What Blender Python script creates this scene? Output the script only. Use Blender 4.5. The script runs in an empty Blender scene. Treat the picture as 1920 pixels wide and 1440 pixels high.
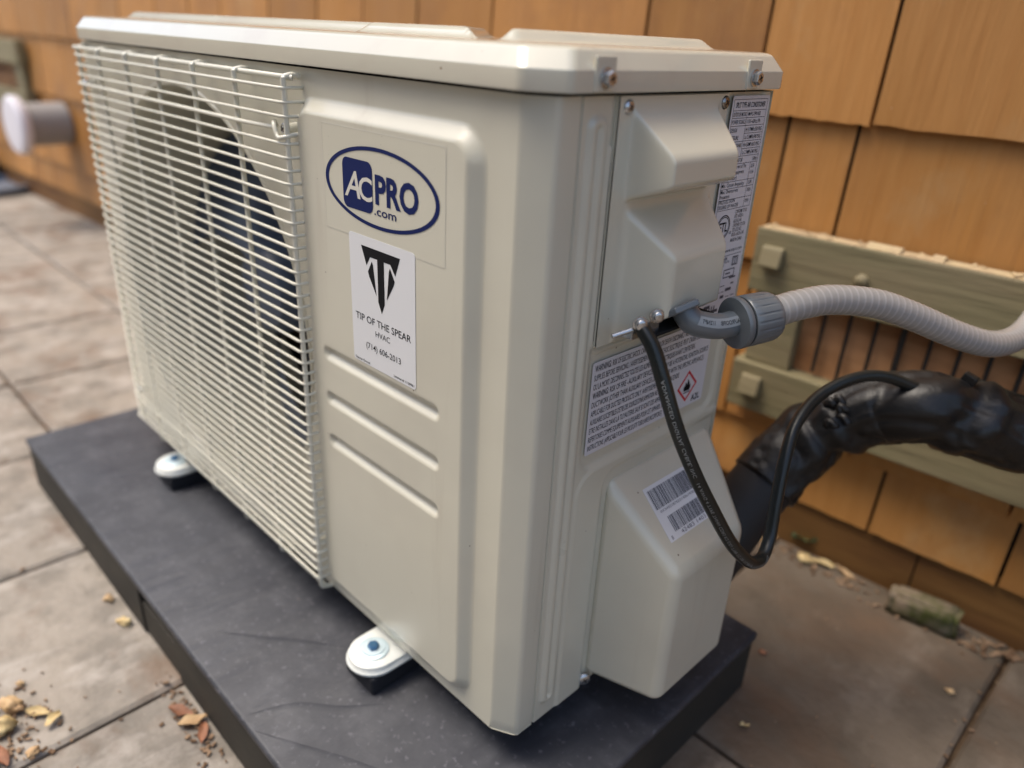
import bpy, bmesh, math, random
from mathutils import Vector, Matrix, noise

random.seed(7)
R = math.radians
sc = bpy.context.scene
col = sc.collection

# ------------------------------------------------------------------ camera
cam_d = bpy.data.cameras.new('camera')
cam = bpy.data.objects.new('camera', cam_d)
col.objects.link(cam)
sc.camera = cam
right = Vector((0.6995142, 0.7131025, 0.0465260))
up = Vector((-0.3306644, 0.2652716, 0.9056998))
fwd = Vector((-0.6335147, 0.6489344, -0.4213588))
cam.matrix_world = Matrix(((right.x, up.x, -fwd.x, 0.2847983),
                           (right.y, up.y, -fwd.y, -0.3071859),
                           (right.z, up.z, -fwd.z, 0.5067586),
                           (0, 0, 0, 1)))
cam_d.sensor_width = 36.0
cam_d.lens = 36.0 * 1412.28 / 1920.0
cam_d.clip_start = 0.02
cam_d.clip_end = 400.0
cam_d.dof.use_dof = True
cam_d.dof.focus_distance = 0.530
cam_d.dof.aperture_fstop = 3.0

# ------------------------------------------------------------------ world, sun, exposure
SUN_EL, SUN_AZ = 66.0, 222.0          # azimuth of the sun: degrees counter-clockwise from +x
w = bpy.data.worlds.new('World')
sc.world = w
w.use_nodes = True
nt = w.node_tree
nt.nodes.clear()
wo = nt.nodes.new('ShaderNodeOutputWorld')
bg = nt.nodes.new('ShaderNodeBackground')
sky = nt.nodes.new('ShaderNodeTexSky')
sky.sky_type = 'NISHITA'
sky.sun_disc = False
sky.sun_elevation = R(SUN_EL)
sky.sun_rotation = R(90.0 - SUN_AZ)
sky.air_density = 1.0
sky.dust_density = 4.0
sky.ozone_density = 0.15
bg.inputs['Strength'].default_value = 0.15
nt.links.new(sky.outputs[0], bg.inputs['Color'])
nt.links.new(bg.outputs[0], wo.inputs['Surface'])

sun_d = bpy.data.lights.new('sun', 'SUN')
sun_d.energy = 1.15
sun_d.angle = R(28.0)
sun_d.color = (1.0, 0.94, 0.83)
sun = bpy.data.objects.new('sun', sun_d)
col.objects.link(sun)
sdir = Vector((math.cos(R(SUN_EL)) * math.cos(R(SUN_AZ)), math.cos(R(SUN_EL)) * math.sin(R(SUN_AZ)), math.sin(R(SUN_EL))))
sun.rotation_euler = sdir.to_track_quat('Z', 'Y').to_euler()
sun.location = (-2, -2, 4)

sc.view_settings.view_transform = 'Standard'
sc.view_settings.look = 'None'
sc.view_settings.gamma = 1.0
sc.view_settings.use_curve_mapping = False
sc.view_settings.exposure = 0.95
sc.render.engine = 'CYCLES'

# ------------------------------------------------------------------ materials
MATS = {}


def mat(name, base, rough=0.5, spec=0.5, metal=0.0, coat=0.0, coat_rough=0.1, var=None, bump=None, rnd=0.0, sheen=0.0,
        rough_var=None, specks=None):
    """var = (colour2, scale(x,y,z), detail, low, high); bump = [(scale(x,y,z), strength, distance)...];
    specks = (colour, scale, threshold)."""
    m = bpy.data.materials.new(name)
    m.use_nodes = True
    n = m.node_tree.nodes
    l = m.node_tree.links
    b = n['Principled BSDF']
    b.inputs['Base Color'].default_value = (*base, 1)
    b.inputs['Roughness'].default_value = rough
    b.inputs['Specular IOR Level'].default_value = spec
    b.inputs['Metallic'].default_value = metal
    b.inputs['Coat Weight'].default_value = coat
    b.inputs['Coat Roughness'].default_value = coat_rough
    if sheen:
        b.inputs['Sheen Weight'].default_value = sheen
        b.inputs['Sheen Roughness'].default_value = 0.4
    tc = n.new('ShaderNodeTexCoord')
    oi = n.new('ShaderNodeObjectInfo')
    addv = n.new('ShaderNodeVectorMath')
    addv.operation = 'MULTIPLY_ADD'
    cmb = n.new('ShaderNodeCombineXYZ')
    for i in range(3):
        l.new(oi.outputs['Random'], cmb.inputs[i])
    l.new(cmb.outputs[0], addv.inputs[0])
    addv.inputs[1].default_value = (7.3, 5.1, 9.7) if rnd else (0, 0, 0)
    l.new(tc.outputs['Object'], addv.inputs[2])

    def coords(s):
        mp = n.new('ShaderNodeMapping')
        mp.inputs['Scale'].default_value = s
        l.new(addv.outputs[0], mp.inputs['Vector'])
        return mp.outputs[0]
    cur = None
    if var:
        for (c2, s, det, lo, hi) in (var if isinstance(var, list) else [var]):
            nz = n.new('ShaderNodeTexNoise')
            nz.inputs['Scale'].default_value = 1.0
            nz.inputs['Detail'].default_value = det
            nz.inputs['Roughness'].default_value = 0.6
            l.new(coords(s), nz.inputs['Vector'])
            rp = n.new('ShaderNodeMapRange')
            rp.inputs['From Min'].default_value = lo
            rp.inputs['From Max'].default_value = hi
            l.new(nz.outputs['Fac'], rp.inputs['Value'])
            mx = n.new('ShaderNodeMix')
            mx.data_type = 'RGBA'
            l.new(rp.outputs[0], mx.inputs['Factor'])
            if cur is None:
                mx.inputs[6].default_value = (*base, 1)
            else:
                l.new(cur, mx.inputs[6])
            mx.inputs[7].default_value = (*c2, 1)
            cur = mx.outputs[2]
    if specks:
        for (c2, s, th) in (specks if isinstance(specks, list) else [specks]):
            vo = n.new('ShaderNodeTexVoronoi')
            vo.inputs['Scale'].default_value = 1.0
            l.new(coords((s, s, s)), vo.inputs['Vector'])
            nz = n.new('ShaderNodeTexNoise')
            nz.inputs['Scale'].default_value = 1.0
            l.new(coords((s * 2.7, s * 2.7, s * 2.7)), nz.inputs['Vector'])
            ad = n.new('ShaderNodeMath')
            ad.operation = 'MULTIPLY_ADD'
            l.new(nz.outputs['Fac'], ad.inputs[0])
            ad.inputs[1].default_value = 0.25
            l.new(vo.outputs['Distance'], ad.inputs[2])
            rp = n.new('ShaderNodeMapRange')
            rp.inputs['From Min'].default_value = th + 0.03
            rp.inputs['From Max'].default_value = th
            l.new(ad.outputs[0], rp.inputs['Value'])
            mx = n.new('ShaderNodeMix')
            mx.data_type = 'RGBA'
            l.new(rp.outputs[0], mx.inputs['Factor'])
            if cur is None:
                mx.inputs[6].default_value = (*base, 1)
            else:
                l.new(cur, mx.inputs[6])
            mx.inputs[7].default_value = (*c2, 1)
            cur = mx.outputs[2]
    if rnd:
        hs = n.new('ShaderNodeHueSaturation')
        rr = n.new('ShaderNodeMapRange')
        rr.inputs['To Min'].default_value = 1 - rnd
        rr.inputs['To Max'].default_value = 1 + rnd
        l.new(oi.outputs['Random'], rr.inputs['Value'])
        l.new(rr.outputs[0], hs.inputs['Value'])
        if cur is None:
            hs.inputs['Color'].default_value = (*base, 1)
        else:
            l.new(cur, hs.inputs['Color'])
        cur = hs.outputs[0]
    if cur is not None:
        l.new(cur, b.inputs['Base Color'])
    if rough_var:
        (s, lo, hi) = rough_var
        nz = n.new('ShaderNodeTexNoise')
        nz.inputs['Scale'].default_value = 1.0
        nz.inputs['Detail'].default_value = 4
        l.new(coords(s), nz.inputs['Vector'])
        rp = n.new('ShaderNodeMapRange')
        rp.inputs['From Min'].default_value = 0.3
        rp.inputs['From Max'].default_value = 0.7
        rp.inputs['To Min'].default_value = lo
        rp.inputs['To Max'].default_value = hi
        l.new(nz.outputs['Fac'], rp.inputs['Value'])
        l.new(rp.outputs[0], b.inputs['Roughness'])
    prev = None
    for (s, st, dist) in (bump or []):
        nz = n.new('ShaderNodeTexNoise')
        nz.inputs['Scale'].default_value = 1.0
        nz.inputs['Detail'].default_value = 5
        l.new(coords(s), nz.inputs['Vector'])
        bp = n.new('ShaderNodeBump')
        bp.inputs['Strength'].default_value = st
        bp.inputs['Distance'].default_value = dist
        l.new(nz.outputs['Fac'], bp.inputs['Height'])
        if prev:
            l.new(prev, bp.inputs['Normal'])
        prev = bp.outputs[0]
    if prev:
        l.new(prev, b.inputs['Normal'])
    MATS[name] = m
    return m


PAINT = (0.565, 0.545, 0.445)
M_paint = mat('cream_powder_coat', PAINT, 0.33, 0.5, coat=0.45, coat_rough=0.14,
              bump=[((260, 260, 260), 0.10, 0.0006)], specks=[((0.12, 0.09, 0.06), 62, 0.112)],
              rough_var=((9, 9, 9), 0.27, 0.40), var=[((0.50, 0.475, 0.39), (7, 7, 7), 3, 0.45, 0.8), ((0.47, 0.435, 0.35), (34, 34, 3), 5, 0.60, 0.85)])
M_lid = mat('cream_gloss_paint', PAINT, 0.2, 0.5, coat=0.8, coat_rough=0.05,
            bump=[((90, 90, 90), 0.12, 0.0008), ((420, 420, 420), 0.08, 0.0003)],
            specks=[((0.2, 0.13, 0.08), 75, 0.12)], var=((0.50, 0.45, 0.37), (12, 12, 12), 4, 0.5, 0.85),
            rough_var=((5, 5, 5), 0.13, 0.2))
M_cover = mat('cream_pressed_steel', PAINT, 0.24, 0.5, coat=0.5, coat_rough=0.1,
              bump=[((120, 120, 120), 0.10, 0.0006)], specks=[((0.1, 0.07, 0.05), 70, 0.12)],
              rough_var=((5, 5, 5), 0.22, 0.28))
M_wire = mat('cream_coated_wire', (0.62, 0.60, 0.50), 0.38, 0.5, coat=0.2, bump=[((300, 300, 300), 0.15, 0.0004)])
M_navy = mat('navy_print', (0.006, 0.014, 0.085), 0.6, 0.15)
M_black_print = mat('black_print', (0.008, 0.008, 0.010), 0.65, 0.12)
M_grey_print = mat('grey_print', (0.08, 0.08, 0.10), 0.6, 0.2)
M_red_print = mat('red_print', (0.55, 0.03, 0.04), 0.45)
M_white_print = mat('white_print', (0.22, 0.23, 0.23), 0.6)
M_paper = mat('white_label_paper', (0.68, 0.69, 0.70), 0.38, bump=[((40, 40, 40), 0.1, 0.0004)])
M_paper2 = mat('silver_label_paper', (0.60, 0.60, 0.635), 0.35, bump=[((60, 60, 60), 0.1, 0.0004)])
M_clear = mat('clear_film', (0.56, 0.54, 0.44), 0.17, 0.5, specks=[((0.3, 0.27, 0.22), 210, 0.13)],
              bump=[((110, 110, 110), 0.12, 0.0004)])
M_clear_edge = mat('clear_film_edge', (0.62, 0.60, 0.53), 0.2)
M_zinc = mat('zinc_steel', (0.52, 0.53, 0.54), 0.27, metal=0.9, bump=[((200, 200, 200), 0.15, 0.0003)])
M_zinc_dark = mat('dark_nickel_steel', (0.28, 0.27, 0.26), 0.25, metal=1.0, bump=[((200, 200, 200), 0.2, 0.0003)])
M_blue_zinc = mat('blue_zinc_plate', (0.60, 0.72, 0.76), 0.35, metal=0.35)
M_bolt = mat('blue_bolt_head', (0.05, 0.13, 0.24), 0.35, metal=0.6)
M_foot = mat('white_foot_paint', (0.66, 0.68, 0.64), 0.35, coat=0.3)
M_rubber = mat('black_rubber', (0.012, 0.013, 0.018), 0.65, 0.4, bump=[((60, 60, 60), 0.2, 0.001)])
M_dark = mat('dark_gap', (0.012, 0.013, 0.014), 0.7, 0.2)
M_groove = mat('panel_seam', (0.06, 0.055, 0.05), 0.6)
M_fan = mat('grey_fan_plastic', (0.050, 0.075, 0.13), 0.4, bump=[((30, 30, 30), 0.1, 0.001)])
M_coil = mat('blue_fin_coil', (0.006, 0.016, 0.07), 0.4, 0.5,
             var=((0.10, 0.060, 0.028), (9, 9, 30), 3, 0.52, 0.58), bump=[((40, 40, 900), 0.5, 0.002)])  # brown mix paints copper and light glimpsed through the fins
M_pad = mat('charcoal_pad_plastic', (0.036, 0.038, 0.046), 0.36, 0.5,
            var=[((0.068, 0.070, 0.080), (22, 34, 22), 9, 0.46, 0.75), ((0.026, 0.028, 0.036), (28, 9, 18), 7, 0.46, 0.66), ((0.10, 0.10, 0.115), (150, 150, 150), 2, 0.60, 0.78)],
            bump=[((14, 5, 14), 0.5, 0.010), ((45, 20, 45), 0.4, 0.003), ((300, 300, 300), 0.15, 0.0006)], rough_var=((6, 11, 6), 0.42, 0.68),
            specks=[((0.25, 0.2, 0.15), 26, 0.09)])
M_pad_side = mat('dark_pad_side', (0.028, 0.026, 0.022), 0.75, 0.3,
                 var=[((0.06, 0.052, 0.040), (6, 6, 9), 5, 0.42, 0.72)], bump=[((30, 30, 30), 0.3, 0.002)])
M_pad_line = mat('pad_score_mark', (0.055, 0.058, 0.07), 0.6, 0.4)
M_shingle = mat('orange_stained_cedar', (0.40, 0.190, 0.053), 0.62, 0.35, rnd=0.18,
                var=[((0.34, 0.150, 0.036), (70, 70, 3.5), 6, 0.38, 0.80),
                     ((0.24, 0.11, 0.04), (6, 6, 5), 6, 0.50, 0.75), ((0.40, 0.24, 0.10), (9, 9, 7), 6, 0.58, 0.8)],
                specks=[((0.58, 0.44, 0.30), 23, 0.115), ((0.6, 0.42, 0.26), 48, 0.09)],
                bump=[((150, 150, 9), 0.6, 0.0022), ((22, 22, 3), 0.3, 0.003)], rough_var=((12, 12, 4), 0.45, 0.7))
M_board = mat('brown_stained_board', (0.17, 0.083, 0.024), 0.7, 0.3, rnd=0.12,
              var=[((0.09, 0.036, 0.012), (3, 3, 14), 4, 0.4, 0.7)], bump=[((4, 4, 120), 0.5, 0.003)])
M_backboard = mat('brown_board_behind_bars', (0.46, 0.25, 0.12), 0.7, 0.3,
                  var=[((0.17, 0.07, 0.025), (5, 5, 18), 4, 0.4, 0.7)], bump=[((6, 6, 80), 0.4, 0.003)])
M_green = mat('olive_painted_wood', (0.215, 0.178, 0.10), 0.6, 0.4, rnd=0.05,
              var=[((0.19, 0.17, 0.09), (4, 22, 22), 5, 0.4, 0.7), ((0.30, 0.26, 0.16), (8, 8, 8), 5, 0.62, 0.8)],
              specks=[((0.5, 0.40, 0.27), 44, 0.10)], bump=[((8, 90, 90), 0.5, 0.003)])
M_bare = mat('bare_splintered_wood', (0.40, 0.30, 0.18), 0.8, 0.2,
             var=[((0.42, 0.33, 0.19), (40, 40, 40), 4, 0.4, 0.65)], bump=[((60, 60, 60), 0.8, 0.004)])
M_bar = mat('black_iron_bar', (0.010, 0.010, 0.010), 0.5, 0.5)
M_paver = mat('mottled_stone_paver', (0.285, 0.25, 0.208), 0.66, 0.3, rnd=0.09,
              var=[((0.19, 0.168, 0.14), (16, 16, 16), 9, 0.42, 0.60), ((0.355, 0.32, 0.28), (26, 15, 20), 8, 0.50, 0.68),
                   ((0.17, 0.12, 0.085), (8, 11, 8), 8, 0.52, 0.70)],
              bump=[((14, 14, 14), 0.7, 0.012), ((90, 90, 90), 0.5, 0.003)], rough_var=((8, 8, 8), 0.5, 0.8),
              specks=[((0.16, 0.11, 0.07), 46, 0.12), ((0.6, 0.5, 0.42), 60, 0.11)])
M_paver_dirt_shade = mat('dirt_and_shade_paver', (0.145, 0.115, 0.086), 0.8, 0.2, rnd=0.05,  # brown dirt film, with the shade beside the unit darkened into the colour
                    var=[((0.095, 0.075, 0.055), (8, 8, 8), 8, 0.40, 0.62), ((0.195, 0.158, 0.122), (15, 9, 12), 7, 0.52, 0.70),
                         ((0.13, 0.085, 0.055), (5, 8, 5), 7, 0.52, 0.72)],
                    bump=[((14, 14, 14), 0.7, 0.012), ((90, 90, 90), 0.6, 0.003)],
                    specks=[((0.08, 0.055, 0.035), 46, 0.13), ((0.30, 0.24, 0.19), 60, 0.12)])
M_soil = mat('brown_joint_soil', (0.13, 0.088, 0.056), 0.95, 0.15,
             var=[((0.07, 0.045, 0.027), (20, 20, 20), 6, 0.4, 0.65)], bump=[((40, 40, 40), 0.9, 0.01)])
M_conduit_gland = mat('slate_grey_nylon', (0.115, 0.132, 0.145), 0.34, 0.5, coat=0.25, coat_rough=0.2,
                      bump=[((170, 170, 170), 0.1, 0.0004)])
M_conduit_gland_face = mat('light_grey_nylon_print_band', (0.23, 0.25, 0.265), 0.4)
M_tape = mat('black_vinyl_tape', (0.0065, 0.0065, 0.0070), 0.40, 0.38, coat=0.06, coat_rough=0.25,
             bump=[((38, 38, 38), 0.5, 0.004), ((130, 130, 130), 0.3, 0.001)], rough_var=((14, 14, 14), 0.33, 0.52))
M_foam = mat('black_foam_sleeve', (0.011, 0.010, 0.011), 0.62, 0.4, bump=[((90, 90, 90), 0.2, 0.001)])
M_cable = mat('black_cable_jacket', (0.010, 0.013, 0.013), 0.34, 0.4, coat=0.05, bump=[((60, 60, 60), 0.2, 0.001)])
M_moss = mat('mossy_brick', (0.20, 0.155, 0.11), 0.9, 0.2,
             var=[((0.060, 0.065, 0.018), (30, 30, 30), 6, 0.38, 0.62)], bump=[((40, 40, 40), 0.8, 0.006)])
M_leaf_tan = mat('dry_tan_leaf', (0.55, 0.38, 0.20), 0.7, rnd=0.15, var=((0.36, 0.22, 0.11), (60, 60, 60), 4, 0.4, 0.7))
M_leaf_yel = mat('pale_yellow_leaf', (0.60, 0.47, 0.24), 0.65, rnd=0.1, var=((0.45, 0.3, 0.12), (60, 60, 60), 4, 0.4, 0.7))
M_leaf_red = mat('rust_brown_leaf', (0.30, 0.13, 0.065), 0.7, rnd=0.1, var=((0.16, 0.07, 0.04), (60, 60, 60), 4, 0.4, 0.7))
M_leaf_grn = mat('green_leaf', (0.10, 0.17, 0.075), 0.6, rnd=0.1)
M_grit = mat('bark_grit', (0.28, 0.19, 0.12), 0.9, 0.2, var=((0.12, 0.07, 0.04), (70, 70, 70), 3, 0.4, 0.6))
M_pipe_grey = mat('dull_grey_metal', (0.28, 0.27, 0.265), 0.5, metal=0.1, bump=[((20, 20, 20), 0.2, 0.003)])
M_flange = mat('white_enamel_flange', (0.70, 0.68, 0.72), 0.35)
M_saucer = mat('slate_blue_tray', (0.14, 0.155, 0.19), 0.55)
M_pot = mat('pale_pink_stone', (0.46, 0.37, 0.33), 0.8, bump=[((20, 20, 20), 0.4, 0.006)])
M_shade_fence = mat('added_fence_board', (0.30, 0.285, 0.26), 0.8, 0.3, rnd=0.15,
              var=((0.2, 0.16, 0.12), (30, 30, 2), 5, 0.4, 0.7))

# conduit: ribs follow the length (uv.x holds metres along the tube)
M_conduit = bpy.data.materials.new('grey_liquidtight_conduit')
M_conduit.use_nodes = True
_n, _l = M_conduit.node_tree.nodes, M_conduit.node_tree.links
_b = _n['Principled BSDF']
_b.inputs['Roughness'].default_value = 0.27
_b.inputs['Coat Weight'].default_value = 0.3
_b.inputs['Coat Roughness'].default_value = 0.12
_uv = _n.new('ShaderNodeUVMap')
_sx = _n.new('ShaderNodeSeparateXYZ')
_l.new(_uv.outputs[0], _sx.inputs[0])
_m1 = _n.new('ShaderNodeMath'); _m1.operation = 'MULTIPLY'; _m1.inputs[1].default_value = 2 * math.pi / 0.0064
_l.new(_sx.outputs[0], _m1.inputs[0])
_m2 = _n.new('ShaderNodeMath'); _m2.operation = 'SINE'
_l.new(_m1.outputs[0], _m2.inputs[0])
_mr = _n.new('ShaderNodeMapRange')
_mr.inputs['From Min'].default_value = 0.35
_mr.inputs['From Max'].default_value = 0.85
_l.new(_m2.outputs[0], _mr.inputs['Value'])
_mx = _n.new('ShaderNodeMix'); _mx.data_type = 'RGBA'
_mx.inputs[6].default_value = (0.28, 0.275, 0.265, 1)
_mx.inputs[7].default_value = (0.335, 0.33, 0.32, 1)
_l.new(_mr.outputs[0], _mx.inputs['Factor'])
_l.new(_mx.outputs[2], _b.inputs['Base Color'])
_nz = _n.new('ShaderNodeTexNoise'); _nz.inputs['Scale'].default_value = 380
_tc = _n.new('ShaderNodeTexCoord'); _l.new(_tc.outputs['Object'], _nz.inputs['Vector'])
_bp = _n.new('ShaderNodeBump'); _bp.inputs['Strength'].default_value = 0.2; _bp.inputs['Distance'].default_value = 0.0005
_l.new(_nz.outputs['Fac'], _bp.inputs['Height']); _l.new(_bp.outputs[0], _b.inputs['Normal'])


# ------------------------------------------------------------------ helpers
def V(*a):
    return Vector(a)


def tag(o, label=None, cat=None, group=None, kind=None):
    if label: o['label'] = label
    if cat: o['category'] = cat
    if group: o['group'] = group
    if kind: o['kind'] = kind
    return o


def empty(name, loc=(0, 0, 0), label=None, cat=None, group=None, rz=0):
    o = bpy.data.objects.new(name, None)
    o.empty_display_size = 0.05
    col.objects.link(o)
    o.location = loc
    o.rotation_euler = (0, 0, rz)
    return tag(o, label, cat, group)


class MB:
    def __init__(s):
        s.v, s.f, s.uv = [], [], []

    def add(s, vs, fs, uvs=None):
        k = len(s.v)
        s.v += [tuple(p) for p in vs]
        s.f += [tuple(i + k for i in f) for f in fs]
        if uvs is not None:
            s.uv += list(uvs)
        return s

    def quad(s, a, b, c, d):
        return s.add([a, b, c, d], [(0, 1, 2, 3)])

    def box(s, lo, hi, M=None):
        x0, y0, z0 = lo
        x1, y1, z1 = hi
        vs = [Vector(p) for p in ((x0, y0, z0), (x1, y0, z0), (x1, y1, z0), (x0, y1, z0), (x0, y0, z1), (x1, y0, z1), (x1, y1, z1), (x0, y1, z1))]
        if M is not None:
            vs = [M @ p for p in vs]
        return s.add(vs, [(3, 2, 1, 0), (4, 5, 6, 7), (0, 1, 5, 4), (1, 2, 6, 5), (2, 3, 7, 6), (3, 0, 4, 7)])

    def tube(s, pts, rad, n=10, cap=True, ref=None, flat=1.0, frames=None):
        """pts: list of Vectors; rad: number or f(length, angle)."""
        T, N, B, L = frames or frame_curve(pts, ref)
        vs, uvs = [], []
        for i, p in enumerate(pts):
            for j in range(n):
                a = 2 * math.pi * j / n
                r = rad(L[i], a) if callable(rad) else rad
                vs.append(p + N[i] * (math.cos(a) * r) + B[i] * (math.sin(a) * r * flat))
                uvs.append((L[i], j / n))
        fs = []
        for i in range(len(pts) - 1):
            for j in range(n):
                a, b = i * n + j, i * n + (j + 1) % n
                fs.append((a, b, b + n, a + n))
        if cap:
            fs.append(tuple(range(n))[::-1])
            fs.append(tuple(range((len(pts) - 1) * n, len(pts) * n)))
        return s.add(vs, fs, uvs)

    def lathe(s, prof, M, n=24, mod=None):
        """prof: [(radius, height)...] about local z."""
        vs = []
        for (r, h) in prof:
            for j in range(n):
                a = 2 * math.pi * j / n
                rr = r * (mod(a, h) if mod else 1)
                vs.append(M @ V(rr * math.cos(a), rr * math.sin(a), h))
        fs = []
        for i in range(len(prof) - 1):
            for j in range(n):
                a, b = i * n + j, i * n + (j + 1) % n
                fs.append((a, b, b + n, a + n))
        fs.append(tuple(range(n))[::-1])
        fs.append(tuple(range((len(prof) - 1) * n, len(prof) * n)))
        return s.add(vs, fs)

    def mesh(s, name):
        me = bpy.data.meshes.new(name)
        me.from_pydata(s.v, [], s.f)
        if s.uv and len(s.uv) == len(s.v):
            ul = me.uv_layers.new(name='UVMap')
            for lp in me.loops:
                ul.data[lp.index].uv = s.uv[lp.vertex_index]
        return me

    def build(s, name, material, parent=None, smooth=None, bevel=0.0, seg=2, weld=False, label=None, flip=True):
        me = s.mesh(name)
        if bevel or weld or flip:
            bm = bmesh.new()
            bm.from_mesh(me)
            if weld:
                bmesh.ops.remove_doubles(bm, verts=bm.verts, dist=1e-6)
            if flip:
                bmesh.ops.recalc_face_normals(bm, faces=bm.faces)
            if bevel:
                es = [e for e in bm.edges if len(e.link_faces) == 2 and e.calc_face_angle(0) > 0.5]
                bmesh.ops.bevel(bm, geom=es, offset=bevel, segments=seg, profile=0.5, affect='EDGES', clamp_overlap=True)
            bm.to_mesh(me)
            bm.free()
        me.materials.append(material)
        if smooth is not None:
            me.shade_smooth()
            if smooth < 180:
                me.set_sharp_from_angle(angle=R(smooth))
        o = bpy.data.objects.new(name, me)
        col.objects.link(o)
        if parent:
            o.parent = parent
            o.matrix_parent_inverse = Matrix.Identity(4)
            o.location = V(0, 0, 0) - parent_loc(parent)
            # vertices are given in world space; undo the parent's transform
            if any(abs(a) > 1e-9 for a in parent.rotation_euler) or parent.parent:
                o.matrix_basis = world_of(parent).inverted()
        if label:
            o['label'] = label
        return o


def world_of(o):
    M = Matrix.LocRotScale(o.location, o.rotation_euler, None) if o.rotation_mode != 'QUATERNION' else o.matrix_basis
    M = o.matrix_basis
    return world_of(o.parent) @ M if o.parent else M


def parent_loc(o):
    return world_of(o).translation


def frame_curve(pts, ref=None):
    n = len(pts)
    T = []
    for i in range(n):
        a = pts[max(i - 1, 0)]
        b = pts[min(i + 1, n - 1)]
        T.append((b - a).normalized())
    N = []
    if ref is not None:
        for t in T:
            v = ref - t * ref.dot(t)
            N.append(v.normalized())
    else:
        v = T[0].orthogonal().normalized()
        for t in T:
            v = (v - t * v.dot(t)).normalized()
            N.append(v.copy())
    B = [T[i].cross(N[i]) for i in range(n)]
    L = [0.0]
    for i in range(1, n):
        L.append(L[-1] + (pts[i] - pts[i - 1]).length)
    return T, N, B, L


def spline(ctrl, step):
    """Catmull-Rom through ctrl, resampled to about equal steps."""
    c = [Vector(p) for p in ctrl]
    c = [c[0] * 2 - c[1]] + c + [c[-1] * 2 - c[-2]]
    raw = []
    for i in range(1, len(c) - 2):
        for k in range(40):
            t = k / 40
            p0, p1, p2, p3 = c[i - 1], c[i], c[i + 1], c[i + 2]
            raw.append(0.5 * ((2 * p1) + (p2 - p0) * t + (2 * p0 - 5 * p1 + 4 * p2 - p3) * t * t + (3 * p1 - p0 - 3 * p2 + p3) * t ** 3))
    raw.append(c[-2])
    L = [0.0]
    for i in range(1, len(raw)):
        L.append(L[-1] + (raw[i] - raw[i - 1]).length)
    m = max(3, int(L[-1] / step))
    out, j = [], 0
    for k in range(m + 1):
        s = L[-1] * k / m
        while j < len(L) - 2 and L[j + 1] < s:
            j += 1
        t = (s - L[j]) / max(L[j + 1] - L[j], 1e-9)
        out.append(raw[j].lerp(raw[j + 1], min(max(t, 0), 1)))
    return out


def align(z, o=(0, 0, 0), x=None):
    """Matrix whose local z is the direction z at o."""
    z = Vector(z).normalized()
    xx = Vector(x) if x is not None else (V(0, 0, 1) if abs(z.z) < 0.9 else V(1, 0, 0))
    xx = (xx - z * xx.dot(z)).normalized()
    yy = z.cross(xx)
    o = Vector(o)
    return Matrix(((xx.x, yy.x, z.x, o.x), (xx.y, yy.y, z.y, o.y), (xx.z, yy.z, z.z, o.z), (0, 0, 0, 1)))


_tcache = {}


def glyphs(body, bold=0.0, shear=0.0, space=1.0):
    """Flat text geometry in the xy plane: (verts, faces, bbox)."""
    key = (body, bold, shear, space)
    if key in _tcache:
        return _tcache[key]
    cu = bpy.data.curves.new('text', 'FONT')
    cu.body = body
    cu.size = 1.0
    cu.offset = bold
    cu.shear = shear
    cu.space_character = space
    cu.fill_mode = 'FRONT'
    cu.resolution_u = 3
    ob = bpy.data.objects.new('text', cu)
    col.objects.link(ob)
    dg = bpy.context.evaluated_depsgraph_get()
    dg.update()
    me = bpy.data.meshes.new_from_object(ob.evaluated_get(dg))
    vs = [v.co.copy() for v in me.vertices]
    fs = [tuple(p.vertices) for p in me.polygons]
    bpy.data.objects.remove(ob)
    bpy.data.curves.remove(cu)
    bpy.data.meshes.remove(me)
    xs = [v.x for v in vs] or [0, 1]
    ys = [v.y for v in vs] or [0, 1]
    _tcache[key] = (vs, fs, (min(xs), max(xs), min(ys), max(ys)))
    return _tcache[key]


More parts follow.
